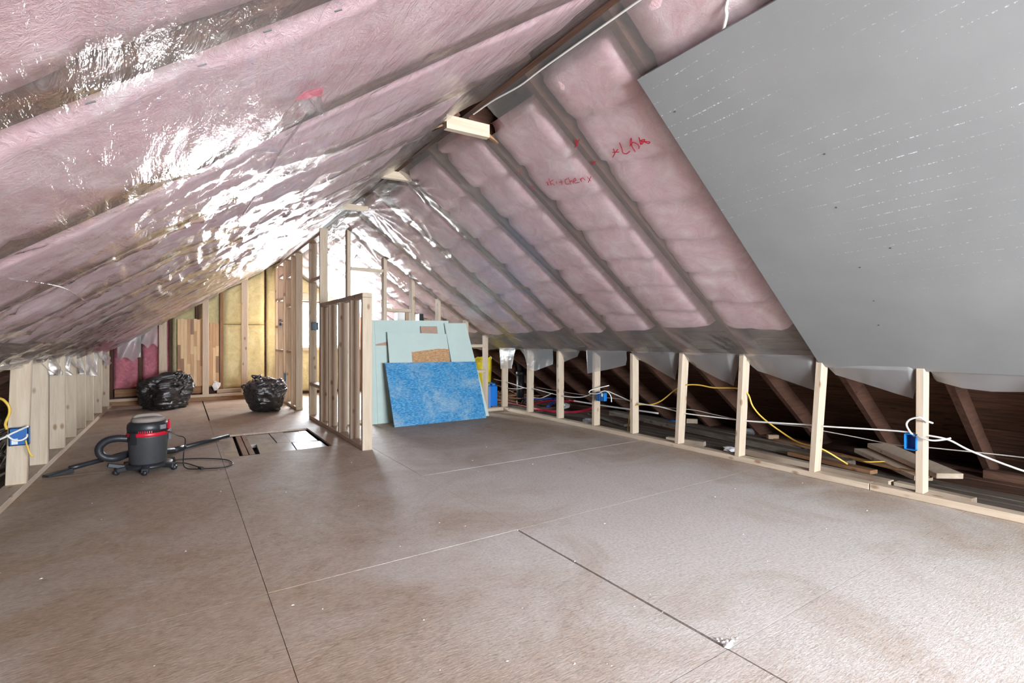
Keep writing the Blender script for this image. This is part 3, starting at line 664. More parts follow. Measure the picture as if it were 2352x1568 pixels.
for x0 in (1.628, 2.068, 2.43, 2.795, 3.205, 3.515):
    x1 = x0 + 0.042
    hexa('stud', [(x0, CY, 0.042), (x1, CY, 0.042), (x1, CY + 0.09, 0.042), (x0, CY + 0.09, 0.042), (x0, CY, zr(x0) - .012), (x1, CY, zr(x1) - .012), (x1, CY + .09, zr(x1) - .012), (x0, CY + .09, zr(x0) - .012)], 'pine_z', cw, 0.003)
box('bottom_plate', 1.455, 3.808, CY, CY + 0.09, 0.0, 0.042, 'pine_x', cw, 0.003)
for x0, x1, z in ((1.672, 2.066, 1.825), (2.112, 2.428, 1.35), (3.249, 3.513, 0.897), (3.249, 3.513, 0.545)): box('blocking', x0, x1, CY + 0.002, CY + 0.088, z, z + 0.038, 'pine_x', cw, 0.002)

# ------------------------------------------------------------------ collar ties under the ridge
def tie(y, pts, label):
    o = [(x, z) for x, z in pts]; n = len(o); V = [(x, y, z) for x, z in o] + [(x, y + 0.04, z) for x, z in o]
    F = [tuple(range(n)), tuple(range(2 * n - 1, n - 1, -1))] + [(i, i + n, (i + 1) % n + n, (i + 1) % n) for i in range(n)]
    return tag(mesh('collar_tie', V, F, 'pine_x'), label, 'collar tie', 'pine ties across the ridge')
tie(2.66, [(1.305, 2.250), (1.60, 2.258), (1.60, 2.338), (1.305, 2.330)], 'largest pine collar tie, square-ended, nailed across the ridge nearest the red writing')
tie(3.96, [(1.325, 2.322), (1.619, 2.335), (1.619, 2.372), (1.504, 2.412), (1.374, 2.405), (1.327, 2.357)], 'pine collar tie with clipped corners, second along the ridge')
tie(5.0, [(1.285, 2.287), (1.577, 2.305), (1.577, 2.350), (1.285, 2.345)], 'small pine collar tie by the top of the tall partition, farthest along the ridge')
for y, a, c in ((2.71, 1.22, 1.316), (2.71, 1.613, 1.70)):
    pts = [(a, zr(a) - 0.005), (c, zr(c) - 0.005), (c, 2.285 if a < 1.4 else 2.33)] if a < 1.4 else [(a, zr(a) - 0.005), (c, zr(c) - 0.005), (a, 2.29)]
    n = 3; V = [(x, y, z) for x, z in pts] + [(x, y + 0.02, z) for x, z in pts]
    mesh('rafter_scab', V, [(0, 1, 2), (5, 4, 3), (0, 3, 4, 1), (1, 4, 5, 2), (2, 5, 3, 0)], 'brown_board_x', ceiling)

# ------------------------------------------------------------------ plasterboard on the right slope
def roofsheet():
    cs = [(1.762, -0.75), (3.885, -0.75), (3.885, 1.766), (1.762, 1.585)]
    def pt(x, y, h):
        s = (x - XR) / CT; return slope(1, s, y, h)
    c = [pt(x, y, 0.040) for x, y in cs] + [pt(x, y, 0.027) for x, y in cs]
    return hexa('drywall_sheet', c, 'grey_paper', None, 0.0015)
t_ = tag(roofsheet(), 'large grey drywall sheet screwed to the right slope, scuffed with white dotted lines', 'drywall')
for x, y in ((1.95, 1.52), (2.35, 1.05), (2.62, 1.12), (3.0, 1.17), (2.9, 1.0), (3.25, 1.2), (3.45, 1.25)):
    s = (x - XR) / CT; p = slope(1, s, y, 0.0406); q = slope(1, s, y, 0.0418)
    tube('nail_hole', [p, q], 0.004, 'staple', t_, 6, 1)

# ------------------------------------------------------------------ boards leaning on the cross partition
def leaning(name, tl, tr, br, bl, th, mat, label, cat, edge=None, parent=None, group=None):
    q = [np.array(p, float) for p in (bl, br, tr, tl)]; n = np.cross(q[1] - q[0], q[3] - q[0]); n /= np.linalg.norm(n)
    if n[1] > 0: n = -n
    c = q + [p - n * th for p in q]
    V = c; F = [(0, 1, 2, 3), (7, 6, 5, 4), (0, 4, 5, 1), (1, 5, 6, 2), (2, 6, 7, 3), (3, 7, 4, 0)]
    o = mesh(name, V, F, mat)
    if edge:
        o.data.materials.append(MATS[edge])
        for p in o.data.polygons:
            if p.index >= 2: p.material_index = 1
    return tag(o, label, cat, group)
GG = 'green drywall offcuts leaning on the cross partition'
leaning('green_drywall', (1.868, 5.925, 1.241), (1.942, 5.925, 1.237), (1.942, 5.80, 0.001), (1.872, 5.80, 0.001), 0.013, 'green_paper', 'narrow tall strip of pale green drywall next to the half wall post', 'drywall', 'gypsum_edge', group=GG)
leaning('green_drywall', (1.946, 5.93, 1.237), (2.934, 5.93, 1.250), (2.934, 5.805, 0.001), (1.946, 5.805, 0.001), 0.013, 'green_paper', 'widest pale green drywall sheet at the back of the leaning stack', 'drywall', 'gypsum_edge', group=GG)
leaning('green_drywall', (2.858, 5.885, 1.215), (3.166, 5.885, 1.222), (3.37, 5.615, 0.002), (2.964, 5.615, 0.001), 0.02, 'green_paper', 'pale green drywall sheet with a slanted edge, on the yellow bag side of the stack', 'drywall', 'gypsum_edge', group=GG)
leaning('green_drywall', (2.077, 5.855, 1.095), (2.868, 5.855, 1.074), (2.90, 5.60, 0.001), (2.076, 5.60, 0.001), 0.013, 'green_paper', 'front pale green drywall sheet directly behind the blue board', 'drywall', 'gypsum_edge', group=GG)
leaning('strand_board_offcut', (2.366, 5.815, 0.905), (2.879, 5.815, 0.902), (2.862, 5.565, 0.002), (2.36, 5.565, 0.002), 0.012, 'tan_strand_board', 'tan strand board offcut tucked behind the blue board', 'board')
leaning('blue_board', (2.008, 5.735, 0.727), (3.234, 5.735, 0.713), (3.253, 5.49, 0.002), (2.028, 5.47, 0.002), 0.014, 'blue_strand_board', 'bright blue strand board panel leaning at the front of the stack', 'board')
leaning('kraft_offcut', (2.526, 5.895, 1.171), (2.754, 5.895, 1.174), (2.757, 5.872, 1.05), (2.529, 5.872, 1.05), 0.006, 'kraft', 'small brown paperboard scrap showing near the top of the green stack', 'board')
leaning('kraft_wedge', (1.95, 5.90, 0.945), (2.10, 5.90, 0.978), (2.10, 5.897, 0.931), (1.95, 5.897, 0.930), 0.004, 'kraft', 'brown wedge of paperboard between two green sheets near the half wall', 'board')
# marks: long score lines on the rear sheets
# ------------------------------------------------------------------ butcher-block panel against the gable
bp = root('butcher_block', (0.22, 9.73, 0.235), 'upright butcher block panel of mixed light and dark wood staves, against the far gable', 'wood panel')
n = 13; x0, x1 = -0.05, 0.53
for i in range(n):
    a = x0 + (x1 - x0) * i / n; c = x0 + (x1 - x0) * (i + 1) / n; zt = 1.335 + 0.01 * (i % 2) - (0.0 if i < 8 else 0.06); z = 0.236; k = 0
    while z < zt - 0.02:
        z2 = min(zt, z + random.uniform(0.16, 0.5)); z2 = zt if zt - z2 < 0.1 else z2
        m_ = random.choice(['stave_light'] * 5 + ['stave_mid'] * 3 + ['stave_dark'])
        box('stave', a + 0.0008, c - 0.0008, 9.715 + random.uniform(0, 0.004), 9.745, z + 0.0006, z2 - 0.0006, m_, bp); z = z2

# ------------------------------------------------------------------ shop vacuum
vc = (-0.212, 4.76, 0.0)
va = root('shop_vacuum', vc, 'black shop vacuum with a red band on a wheeled base, standing on the floor', 'vacuum cleaner')
lathe('tank', [(0.112, 0.055), (0.118, 0.065), (0.128, 0.262), (0.131, 0.27)], vc, 'vac_tank', va, 40)
lathe('band', [(0.1315, 0.268), (0.1365, 0.272), (0.1365, 0.294), (0.1315, 0.298)], vc, 'vac_red', va, 40)
lathe('motor_head', [(0.131, 0.298), (0.134, 0.33), (0.130, 0.358), (0.118, 0.372), (0.108, 0.374)], vc, 'vac_black', va, 40)
lathe('lid', [(0.106, 0.374), (0.108, 0.392), (0.098, 0.404), (0.05, 0.409)], vc, 'dust_grey', va, 40)
tube('carry_handle', [(vc[0] - 0.09, vc[1], 0.395), (vc[0] - 0.06, vc[1] - 0.01, 0.418), (vc[0] + 0.05, vc[1] - 0.01, 0.420), (vc[0] + 0.09, vc[1], 0.395)], 0.014, 'dust_grey', va, 8)
def onbody(ang, r, z): return (vc[0] + r * math.sin(ang), vc[1] - r * math.cos(ang), z)
def patch(name, a0, a1, z0, z1, r0, r1, mat, parent):
    V = []; m = 6
    for r in (r0, r1):
        for z in (z0, z1):
            for k in range(m): V.append(onbody(a0 + (a1 - a0) * k / (m - 1), r, z))
    F = []
    for k in range(m - 1):
        F += [(2 * m + k, 2 * m + k + 1, 3 * m + k + 1, 3 * m + k), (k + 1, k, m + k, m + k + 1), (m + k, 3 * m + k, 3 * m + k + 1, m + k + 1), (k, k + 1, 2 * m + k + 1, 2 * m + k)]
    F += [(0, 2 * m, 3 * m, m), (m - 1, 2 * m - 1, 4 * m - 1, 3 * m - 1)]
    return mesh(name, V, F, mat, parent)
patch('latch', -0.80, -0.52, 0.215, 0.305, 0.130, 0.148, 'vac_black', va); patch('latch', 1.62, 1.9, 0.22, 0.305, 0.130, 0.148, 'vac_black', va)
for k in range(7): patch('vent_slot', -0.42 + 0.1 * k, -0.37 + 0.1 * k, 0.298, 0.314, 0.131, 0.1355, 'vac_red', va)
patch('switch_plate', 0.62, 0.98, 0.318, 0.35, 0.128, 0.140, 'vac_grey', va)
lv = hexa('red_lever', [onbody(1.12, 0.13, 0.315), onbody(1.24, 0.13, 0.315), onbody(1.24, 0.158, 0.312), onbody(1.12, 0.158, 0.312), onbody(1.14, 0.138, 0.385), onbody(1.2, 0.138, 0.385), onbody(1.2, 0.152, 0.385), onbody(1.14, 0.152, 0.385)], 'vac_red', va, 0.004)
db = lathe('dolly', [(0.150, 0.030), (0.158, 0.036), (0.158, 0.052), (0.120, 0.058)], vc, 'vac_black', va, 28)
for ang in (-1.15, -0.05, 0.95, 2.3, 3.9):
    a = onbody(ang, 0.12, 0.040); c = onbody(ang, 0.212, 0.034)
    f = beam('caster_arm', a, c, 0.05, 0.035, 'vac_black', va, 0.006)
    cc = onbody(ang, 0.205, 0.019); dv = np.array([math.cos(ang), math.sin(ang), 0]) * 0.012
    tube('caster_wheel', [np.array(cc) - dv, np.array(cc) + dv], 0.019, 'vac_black', f, 12, 1)
beam('tool_holder', onbody(-1.2, 0.15, 0.05), onbody(-1.25, 0.25, 0.082), 0.03, 0.03, 'vac_black', va, 0.004)
ho = tube('hose', [(-0.335, 4.75, 0.252), (-0.40, 4.75, 0.260), (-0.462, 4.755, 0.248), (-0.503, 4.76, 0.205), (-0.500, 4.765, 0.152), (-0.46, 4.775, 0.116), (-0.40, 4.80, 0.105), (-0.33, 4.88, 0.115), (-0.22, 5.02, 0.09), (-0.12, 5.15, 0.055), (-0.06, 5.28, 0.03)], 0.026, 'vac_black', va, 10, 10, ribs=1)
wd = root('vacuum_wand', (0.1, 5.6, 0), 'long black vacuum wand reaching from behind the vacuum to the floor opening', 'vacuum wand')
tube('wand', [(-0.055, 5.30, 0.026), (0.02, 5.42, 0.026)], 0.026, 'vac_black', wd, 12, 1); tube('wand', [(0.02, 5.42, 0.024), (0.40, 5.83, 0.022)], 0.020, 'vac_black', wd, 12, 1)
nz = root('vacuum_nozzle', (-0.6, 5.0, 0), 'black vacuum tube with a flat floor nozzle, lying toward the left studs', 'vacuum nozzle')
tube('tube', [(-0.36, 5.16, 0.075), (-0.50, 5.08, 0.055), (-0.70, 4.965, 0.032)], 0.019, 'vac_black', nz, 10, 4)
hexa('nozzle_head', [(-0.845, 4.90, 0.002), (-0.80, 4.855, 0.002), (-0.665, 4.935, 0.002), (-0.71, 4.985, 0.002), (-0.842, 4.905, 0.016), (-0.803, 4.862, 0.016), (-0.675, 4.94, 0.038), (-0.70, 4.975, 0.038)], 'vac_black', nz, 0.003)
cdp = [(-0.10, 4.665, 0.30), (-0.06, 4.66, 0.285), (-0.02, 4.66, 0.255), (0.015, 4.68, 0.238), (0.028, 4.72, 0.20), (0.018, 4.74, 0.11), (0.015, 4.68, 0.03), (0.035, 4.60, 0.008), (0.08, 4.545, 0.006), (0.16, 4.51, 0.006), (0.27, 4.475, 0.006), (0.345, 4.56, 0.006), (0.315, 4.74, 0.006), (0.19, 4.88, 0.006), (0.05, 4.96, 0.006), (-0.04, 4.96, 0.006), (-0.05, 4.87, 0.006), (0.03, 4.80, 0.006), (0.09, 4.66, 0.006), (0.125, 4.545, 0.012), (0.132, 4.51, 0.012)]
pc = tube('power_cord', cdp, 0.0042, 'cable_black', va, 7, 6)
beam('plug', (0.118, 4.545, 0.014), (0.136, 4.487, 0.014), 0.024, 0.020, 'cable_black', pc, 0.004)

# ------------------------------------------------------------------ bin bags
from mathutils import noise as mno
def bag(loc, half, seed, label, knot, shape):
    """knot: where the neck is tied, relative; shape(p)->scale tweak on the unit sphere"""
    r = root('garbage_bag', loc, label, 'garbage bag', 'filled black garbage bags')
    bm = bmesh.new(); bmesh.ops.create_icosphere(bm, subdivisions=6, radius=1.0); kv = Vector(knot).normalized(); off = Vector((seed * 3.7, seed * 1.3, 0))
    a1 = kv.orthogonal().normalized(); a2 = kv.cross(a1)
    for v_ in bm.verts:
        p = v_.co.copy(); q = Vector((math.copysign(abs(p.x) ** 0.8, p.x), math.copysign(abs(p.y) ** 0.8, p.y), math.copysign(abs(p.z) ** 0.75, p.z)))
        ang = math.atan2(p.dot(a2), p.dot(a1)); near = max(0.0, p.dot(kv))
        f = 1 + 0.20 * mno.noise(p * 1.6 + off) + 0.10 * mno.noise(p * 3.3 + off)
        f += 0.11 * (0.5 - abs(mno.noise(p * 2.4 + off * 2))) + 0.11 * (0.35 - abs(mno.noise(Vector((p.x * 3, p.y * 3, p.z * 9)) + off)))
        f += 0.06 * (0.3 - abs(mno.noise(Vector((p.x * 7, p.y * 7, p.z * 16)) + off)))
        f += 0.06 * near * near * math.sin(11 * ang + 3 * mno.noise(p * 2 + off))
        q *= f; x, y, z = shape(q.x, q.y, q.z)
        x, y, z = x * half[0], y * half[1], (z + 0.93) * half[2]
        v_.co = (loc[0] + x, loc[1] + y, loc[2] + max(z, 0.002))
    me = bpy.data.meshes.new('bag_body'); bm.to_mesh(me); bm.free(); me.materials.append(MATS['bag_black']); me.polygons.foreach_set('use_smooth', [True] * len(me.polygons))
    link(bpy.data.objects.new('bag_body', me), r)
    k = (loc[0] + knot[0] * half[0], loc[1] + knot[1] * half[1], loc[2] + (knot[2] + 0.93) * half[2]); V, F = [], []; m_ = 17
    for i, (rr, zz) in enumerate(((0.05, -0.05), (0.024, -0.005), (0.022, 0.012), (0.045, 0.035), (0.06, 0.058), (0.05, 0.07))):
        for j in range(m_):
            t = 2 * math.pi * j / m_; q = rr * (1 + (0.3 if i > 2 else 0.12) * math.sin(5 * t + seed) + 0.15 * math.sin(3 * t + i)); V.append((k[0] + q * math.cos(t), k[1] + q * math.sin(t), k[2] + zz + 0.012 * math.sin(2 * t + seed)))
    for i in range(5):
        for j in range(m_): F.append((i * m_ + j, i * m_ + (j + 1) % m_, (i + 1) * m_ + (j + 1) % m_, (i + 1) * m_ + j))
    F.append(tuple(5 * m_ + j for j in range(m_))); mesh('tied_neck', V, F, 'bag_black', r, True)
    return r
bag((-0.185, 8.86, 0), (0.31, 0.28, 0.25), 5, 'wider black garbage bag lying on its side near the left studs', (0.45, -0.35, 0.88),
    lambda x, y, z: (x * 1.02 + 0.10 * z * (x > 0), y, z * (1.0 + 0.10 * x) + 0.06 * x))
bag((0.975, 7.72, 0), (0.25, 0.24, 0.235), 14, 'upright black garbage bag beside the tall partition', (-0.42, 0.1, 0.92),
    lambda x, y, z: (x * (1.0 + 0.22 * min(0.6, z)), y * (1 + 0.2 * min(0.6, z)), z * (1 + 0.07 * x)))

# ------------------------------------------------------------------ electrical boxes
def ebox(loc, sx, sy, sz, face, label, mat='box_blue', sticker=True):
    """open-fronted box; face is the axis letter and sign the mouth looks to"""
    r = root('electrical_box', loc, label, 'electrical box', 'blue electrical boxes')
    x, y, z = loc; t = 0.004
    ax = {'x': 0, 'y': 1}[face[1]]; sg = 1 if face[0] == '+' else -1
    lo = [x - sx / 2, y - sy / 2, z - sz / 2]; hi = [x + sx / 2, y + sy / 2, z + sz / 2]
    def b_(name, l, h, m_): return box(name, l[0], h[0], l[1], h[1], l[2], h[2], m_, r)
    l, h = lo[:], hi[:]
    if sg < 0: l[ax] = hi[ax] - t
    else: h[ax] = lo[ax] + t
    b_('back', l, h, mat + '_dark' if mat == 'box_blue' else mat)
    oa = 1 - ax
    for e in (0, 1):
        l, h = lo[:], hi[:]
        if e: l[oa] = hi[oa] - t
        else: h[oa] = lo[oa] + t
        b_('side', l, h, mat)
        l, h = lo[:], hi[:]
        if e: l[2] = hi[2] - t
        else: h[2] = lo[2] + t
        b_('side', l, h, mat)
    return r
ebox((3.85, 1.222, 0.358), 0.075, 0.062, 0.10, '-x', 'blue electrical box open to the room, on the knee wall stud nearest the camera', 'box_blue')
e2 = ebox((3.79, 3.955, 0.385), 0.05, 0.115, 0.095, '+x', 'double blue electrical box on a knee wall stud under the box-shaped flap', 'box_blue')
box('sticker', 3.761, 3.764, 3.905, 3.93, 0.39, 0.425, 'sticker', e2)
box('divider', 3.759, 3.764, 3.955, 3.961, 0.34, 0.43, 'box_blue_dark', e2)
e3 = ebox((-0.885, 4.525, 0.366), 0.092, 0.055, 0.115, '+y', 'blue electrical box on the first left stud, wrapped by a white cable', 'box_blue')
box('sticker', -0.918, -0.888, 4.494, 4.497, 0.318, 0.355, 'sticker', e3)
ebox((1.42, 6.675, 1.172), 0.075, 0.05, 0.10, '-y', 'grey-blue electrical box on the tall partition beside the door gap', 'box_grey_blue')
e5 = ebox((1.42, 8.615, 0.40), 0.095, 0.05, 0.125, '-y', 'blue electrical box low on the tall partition behind the upright garbage bag', 'box_blue')
box('sticker', 1.405, 1.43, 8.586, 8.589, 0.385, 0.42, 'sticker', e5)
ebox((1.385, 9.10, 1.29), 0.03, 0.05, 0.10, '-y', 'small dark blue electrical box high on the far partition studs', 'box_blue')

# ------------------------------------------------------------------ cables and pipes
def cable(pts, r, mat, label, cat='cable', name='cable', group=None, sub=5):
    return tag(tube(name, pts, r, mat, None, 7, sub), label, cat, group)
cable([(3.86, 6.287, 0.417), (3.86, 5.888, 0.393), (3.86, 5.502, 0.351), (3.86, 5.274, 0.355), (3.86, 4.785, 0.32), (3.86, 4.378, 0.333), (3.87, 4.16, 0.40), (3.86, 3.957, 0.44), (3.87, 3.838, 0.417), (3.87, 3.597, 0.364), (3.87, 3.459, 0.352), (3.86, 3.232, 0.352), (3.86, 3.033, 0.332), (3.86, 2.903, 0.323), (3.86, 2.431, 0.333), (3.86, 2.339, 0.335), (3.86, 1.822, 0.374), (3.86, 1.748, 0.376), (3.87, 1.31, 0.408), (3.88, 1.195, 0.40), (3.87, 1.132, 0.404), (3.87, 1.045, 0.393), (3.87, 0.936, 0.342), (3.87, 0.70, 0.27), (3.87, 0.4, 0.22)], 0.0058, 'cable_white', 'thick white cable strung through the right knee wall studs its whole length')
cable([(3.9, 5.295, 0.375), (3.9, 4.835, 0.363), (3.9, 4.164, 0.357), (3.9, 3.788, 0.37), (3.89, 3.609, 0.36), (3.89, 3.234, 0.348), (3.89, 3.054, 0.352), (3.89, 2.858, 0.36), (3.89, 2.653, 0.345), (3.89, 2.40, 0.328), (3.92, 2.375, 0.322), (3.92, 1.932, 0.343), (3.92, 1.85, 0.333), (3.93, 1.775, 0.33), (3.93, 1.558, 0.319), (3.93, 1.354, 0.306), (3.93, 1.264, 0.313), (3.93, 1.149, 0.321), (3.93, 0.734, 0.341), (3.93, 0.4, 0.34)], 0.0036, 'cable_grey', 'thin pale cable sagging behind the right knee wall studs')
cable([(4.3, 5.0, 0.198), (4.3, 4.734, 0.196), (4.3, 4.415, 0.195), (4.3, 4.0, 0.20), (4.3, 3.612, 0.204)], 0.010, 'cable_white', 'straight white plastic pipe lying low behind the right knee wall', 'pipe', 'plastic_pipe')
cable([(3.99, 3.766, 0.0), (3.93, 3.691, 0.13), (3.89, 3.63, 0.25), (3.87, 3.57, 0.32), (3.87, 3.46, 0.346), (3.87, 3.345, 0.358), (3.87, 3.209, 0.413), (3.86, 3.036, 0.535), (3.86, 2.92, 0.584), (3.87, 2.796, 0.594), (3.87, 2.646, 0.582), (3.86, 2.418, 0.595), (3.87, 2.334, 0.561), (3.88, 2.294, 0.458), (3.90, 2.212, 0.363), (3.92, 2.04, 0.255), (3.93, 1.946, 0.215), (3.93, 1.842, 0.205), (3.94, 1.77, 0.185), (4.02, 1.66, 0.10)], 0.0062, 'cable_yellow', 'yellow cable looping over the right knee wall studs and down into the eave')
cable([(4.62, 1.95, 0.03), (4.5, 1.78, 0.045), (4.45, 1.70, 0.05), (4.55, 1.62, 0.055)], 0.005, 'cable_yellow', 'short yellow cable end lying over the loose boards in the right eave')
# loops at the boxes
cable([(3.85, 1.12, 0.488), (3.80, 1.14, 0.505), (3.795, 1.17, 0.521), (3.80, 1.218, 0.501), (3.80, 1.236, 0.467), (3.81, 1.22, 0.42), (3.835, 1.205, 0.395)], 0.0058, 'cable_white', 'white cable end curling up out of the blue box nearest the camera')
cable([(3.83, 1.20, 0.40), (3.80, 1.17, 0.398), (3.79, 1.107, 0.39), (3.80, 1.055, 0.402), (3.82, 1.025, 0.414)], 0.0055, 'cable_white', 'white cable end bending across the nearest knee wall stud')
cable([(3.90, 3.95, 0.50), (3.80, 4.10, 0.45), (3.76, 4.12, 0.415), (3.755, 4.02, 0.41), (3.755, 3.95, 0.425), (3.76, 3.88, 0.455), (3.77, 3.83, 0.44), (3.77, 3.79, 0.40), (3.77, 3.785, 0.345)], 0.0055, 'cable_white', 'white cable looped over the double blue box')
cable([(3.95, 5.45, 0.22), (3.90, 5.20, 0.24), (3.88, 5.0, 0.30), (3.88, 4.92, 0.33)], 0.005, 'cable_white', 'short white cable rising from the eave near the black pipe')
cable([(3.88, 6.28, 0.33), (3.88, 5.95, 0.31), (3.88, 5.7, 0.32), (3.9, 5.55, 0.345)], 0.005, 'cable_white', 'short white cable end between the last two right knee wall studs')
cable([(-1.6, 4.55, 0.15), (-1.1, 4.52, 0.30), (-0.96, 4.49, 0.365), (-0.915, 4.485, 0.392), (-0.865, 4.48, 0.418), (-0.832, 4.46, 0.435)], 0.0065, 'cable_white', 'white cable crossing the blue box on the first left stud')
cable([(-0.94, 4.485, 0.385), (-0.905, 4.475, 0.352), (-0.87, 4.475, 0.345), (-0.845, 4.48, 0.36), (-0.845, 4.50, 0.378)], 0.006, 'cable_white', 'white cable hooked into the blue box on the first left stud')
cable([(-1.28, 4.6, 0.52), (-1.12, 4.55, 0.60), (-0.985, 4.50, 0.625), (-0.935, 4.485, 0.585), (-0.925, 4.485, 0.53), (-0.945, 4.49, 0.46), (-0.94, 4.50, 0.42)], 0.008, 'cable_yellow', 'yellow cable arching down to the blue box on the first left stud')
cable([(-0.85, 4.49, 0.34), (-0.838, 4.47, 0.30), (-0.82, 4.455, 0.25), (-0.805, 4.45, 0.235)], 0.005, 'cable_yellow', 'cut yellow cable stub hanging below the blue box on the first left stud')
cable([(1.53, 0.3, 2.34), (1.525, 1.2, 2.352), (1.52, 1.72, 2.362), (1.515, 2.02, 2.365), (1.512, 2.21, 2.362), (1.49, 2.45, 2.372), (1.485, 2.66, 2.375)], 0.0052, 'cable_white', 'pale cable hanging along the ridge from the largest collar tie')
cable([(1.66, 1.0, 2.36), (1.70, 1.105, 2.262), (1.725, 1.125, 2.23), (1.755, 1.16, 2.20), (1.765, 1.19, 2.185)], 0.007, 'cable_white', 'white cable end dangling over the top edge of the grey drywall sheet')
cable([(1.44, 6.2, 2.15), (1.5, 6.3, 2.05), (1.6, 6.25, 1.99), (1.7, 6.1, 2.02)], 0.003, 'cable_black', 'thin dark wire looping beside the tall stud top')
cable([(1.80, 5.98, 2.14), (1.74, 5.98, 2.00), (1.62, 5.96, 1.80), (1.55, 5.96, 1.72), (1.48, 6.0, 1.60)], 0.003, 'cable_black', 'thin dark wire drooping from the roof to the half wall')
def coil(c, rx, ry, z, ang, label, turns=2.0):
    pts = []
    for i in range(int(28 * turns) + 1):
        t = 2 * math.pi * i / 28; k = 1 - 0.02 * i / 28
        a, b_ = rx * k * math.cos(t), ry * k * math.sin(t)
        pts.append((c[0] + a * math.cos(ang) - b_ * math.sin(ang), c[1] + a * math.sin(ang) + b_ * math.cos(ang), z + 0.012 * math.sin(3 * t) + 0.012 * i / 28))
    return tag(tube('pipe_coil', pts, 0.009, 'pex_red', None, 7, 2), label, 'pipe')
coil((4.56, 5.56), 0.60, 0.48, 0.04, 0.7, 'coil of red plastic pipe lying behind the right knee wall')
tag(tube('plastic_pipe', [(4.05, 6.3, 0.06), (4.1, 5.9, 0.05), (4.05, 5.4, 0.035)], 0.010, 'pex_red', None, 7, 5), 'short red plastic pipe lying beside the foot of the black vent pipe', 'pipe')
tag(tube('plastic_pipe', [(4.55, 6.5, 0.05), (4.8, 6.4, 0.05), (5.15, 6.25, 0.05)], 0.016, 'pex_blue', None, 8, 4), 'blue plastic pipe across the back of the red coil', 'pipe')
tag(tube('plastic_pipe', [(4.35, 5.62, 0.05), (4.7, 5.95, 0.05), (5.0, 6.25, 0.06)], 0.016, 'pex_blue', None, 8, 4), 'blue plastic pipe slanting through the red coil', 'pipe')
vp = root('vent_pipe', (4.52, 6.56, 0), 'black vent pipe rising through the right eave', 'pipe')
tube('lower_pipe', [(4.52, 6.56, -0.03), (4.52, 6.56, 0.47)], 0.062, 'pipe_black', vp, 18, 1); tube('coupling', [(4.52, 6.56, 0.43), (4.52, 6.56, 0.50)], 0.074, 'pipe_black', vp, 18, 1)
tube('upper_pipe', [(4.52, 6.56, 0.5), (4.50, 6.57, 0.62), (4.47, 6.58, 0.72), (4.40, 6.60, 0.80)], 0.045, 'pipe_black', vp, 14, 4)

# ------------------------------------------------------------------ loose lumber in the right eave
def lumber(p, q, wd_, th, mat, label, name='lumber_board'): return tag(beam(name, p, q, wd_, th, mat, None, 0.003), label, 'lumber', 'loose boards in the right eave')
lumber((4.90, 1.79, 0.11), (4.46, 1.20, 0.05), 0.18, 0.038, 'pine_x', 'wide pale plank lying aslant on top of the pile near the nearest blue box')
lumber((4.82, 1.88, 0.06), (4.42, 1.335, 0.01), 0.13, 0.036, 'pine_x', 'pale plank underneath the wide aslant plank')
lumber((4.85, 4.25, 0.0), (4.50, 1.83, 0.0), 0.12, 0.055, 'grey_board_y', 'long grey weathered board running beside the knee wall')
lumber((4.93, 4.93, 0.0), (4.77, 2.33, 0.0), 0.12, 0.06, 'grey_board_y', 'long grey board farther back under the rafters')
lumber((4.22, 2.55, 0.0), (4.10, 1.42, 0.0), 0.07, 0.05, 'pine_y', 'pale narrow board right behind the bottom plate')
lumber((4.12, 1.40, 0.0), (4.08, 0.98, 0.0), 0.07, 0.045, 'pine_y', 'short pale board end behind the nearest stud')
lumber((4.80, 2.62, 0.035), (4.42, 1.30, 0.03), 0.05, 0.02, 'brown_board_y', 'thin brown strip on the lumber pile')
lumber((4.48, 2.30, 0.0), (4.36, 1.62, 0.0), 0.09, 0.03, 'brown_board_y', 'short brown board in front of the lumber pile')
lumber((4.12, 3.35, -0.008), (4.22, 2.98, -0.008), 0.06, 0.045, 'pine_y', 'short pale block just behind the bottom plate')
lumber((4.92, 3.72, 0.055), (4.99, 3.62, 0.055), 0.05, 0.05, 'pine_y', 'small pale wood block on the long grey board')
lumber((4.75, 2.66, 0.058), (4.83, 2.60, 0.058), 0.045, 0.04, 'cardboard', 'small brown block on the long grey board')
lumber((4.6, 5.0, 0.01), (4.35, 4.1, 0.0), 0.10, 0.03, 'grey_board_y', 'grey board lying near the red coil')
lumber((5.02, 1.15, 0.0), (4.98, -0.6, 0.0), 0.09, 0.06, 'old_wood_y', 'dark old timber along the foot of the roof')
def crumple(loc, r, label, mat='paper_white', name='paper_scrap', cat='paper', group=None, sq=(1, 1, 1), seed=0):
    bm = bmesh.new(); bmesh.ops.create_icosphere(bm, subdivisions=2, radius=r); rr = random.Random(seed)
    for v_ in bm.verts:
        v_.co *= 0.65 + 0.6 * rr.random(); v_.co = Vector((loc[0] + v_.co.x * sq[0], loc[1] + v_.co.y * sq[1], loc[2] + v_.co.z * sq[2]))
    me = bpy.data.meshes.new(name); bm.to_mesh(me); bm.free(); me.materials.append(MATS[mat]); return tag(link(bpy.data.objects.new(name, me)), label, cat, group)
crumple((0.49, 9.64, 0.235), 0.062, 'crumpled white paper sitting on the far gable sill', sq=(0.9, 0.5, 1.3), seed=3)
crumple((4.95, 3.0, 0.03), 0.07, 'crumpled clear plastic scrap behind the long grey board', 'film_flap', 'plastic_scrap', 'plastic', sq=(0.8, 1.4, 0.6), seed=5)
crumple((4.22, 2.72, -0.01), 0.045, 'small white scrap behind the bottom plate', sq=(1, 1.6, 0.5), seed=6)
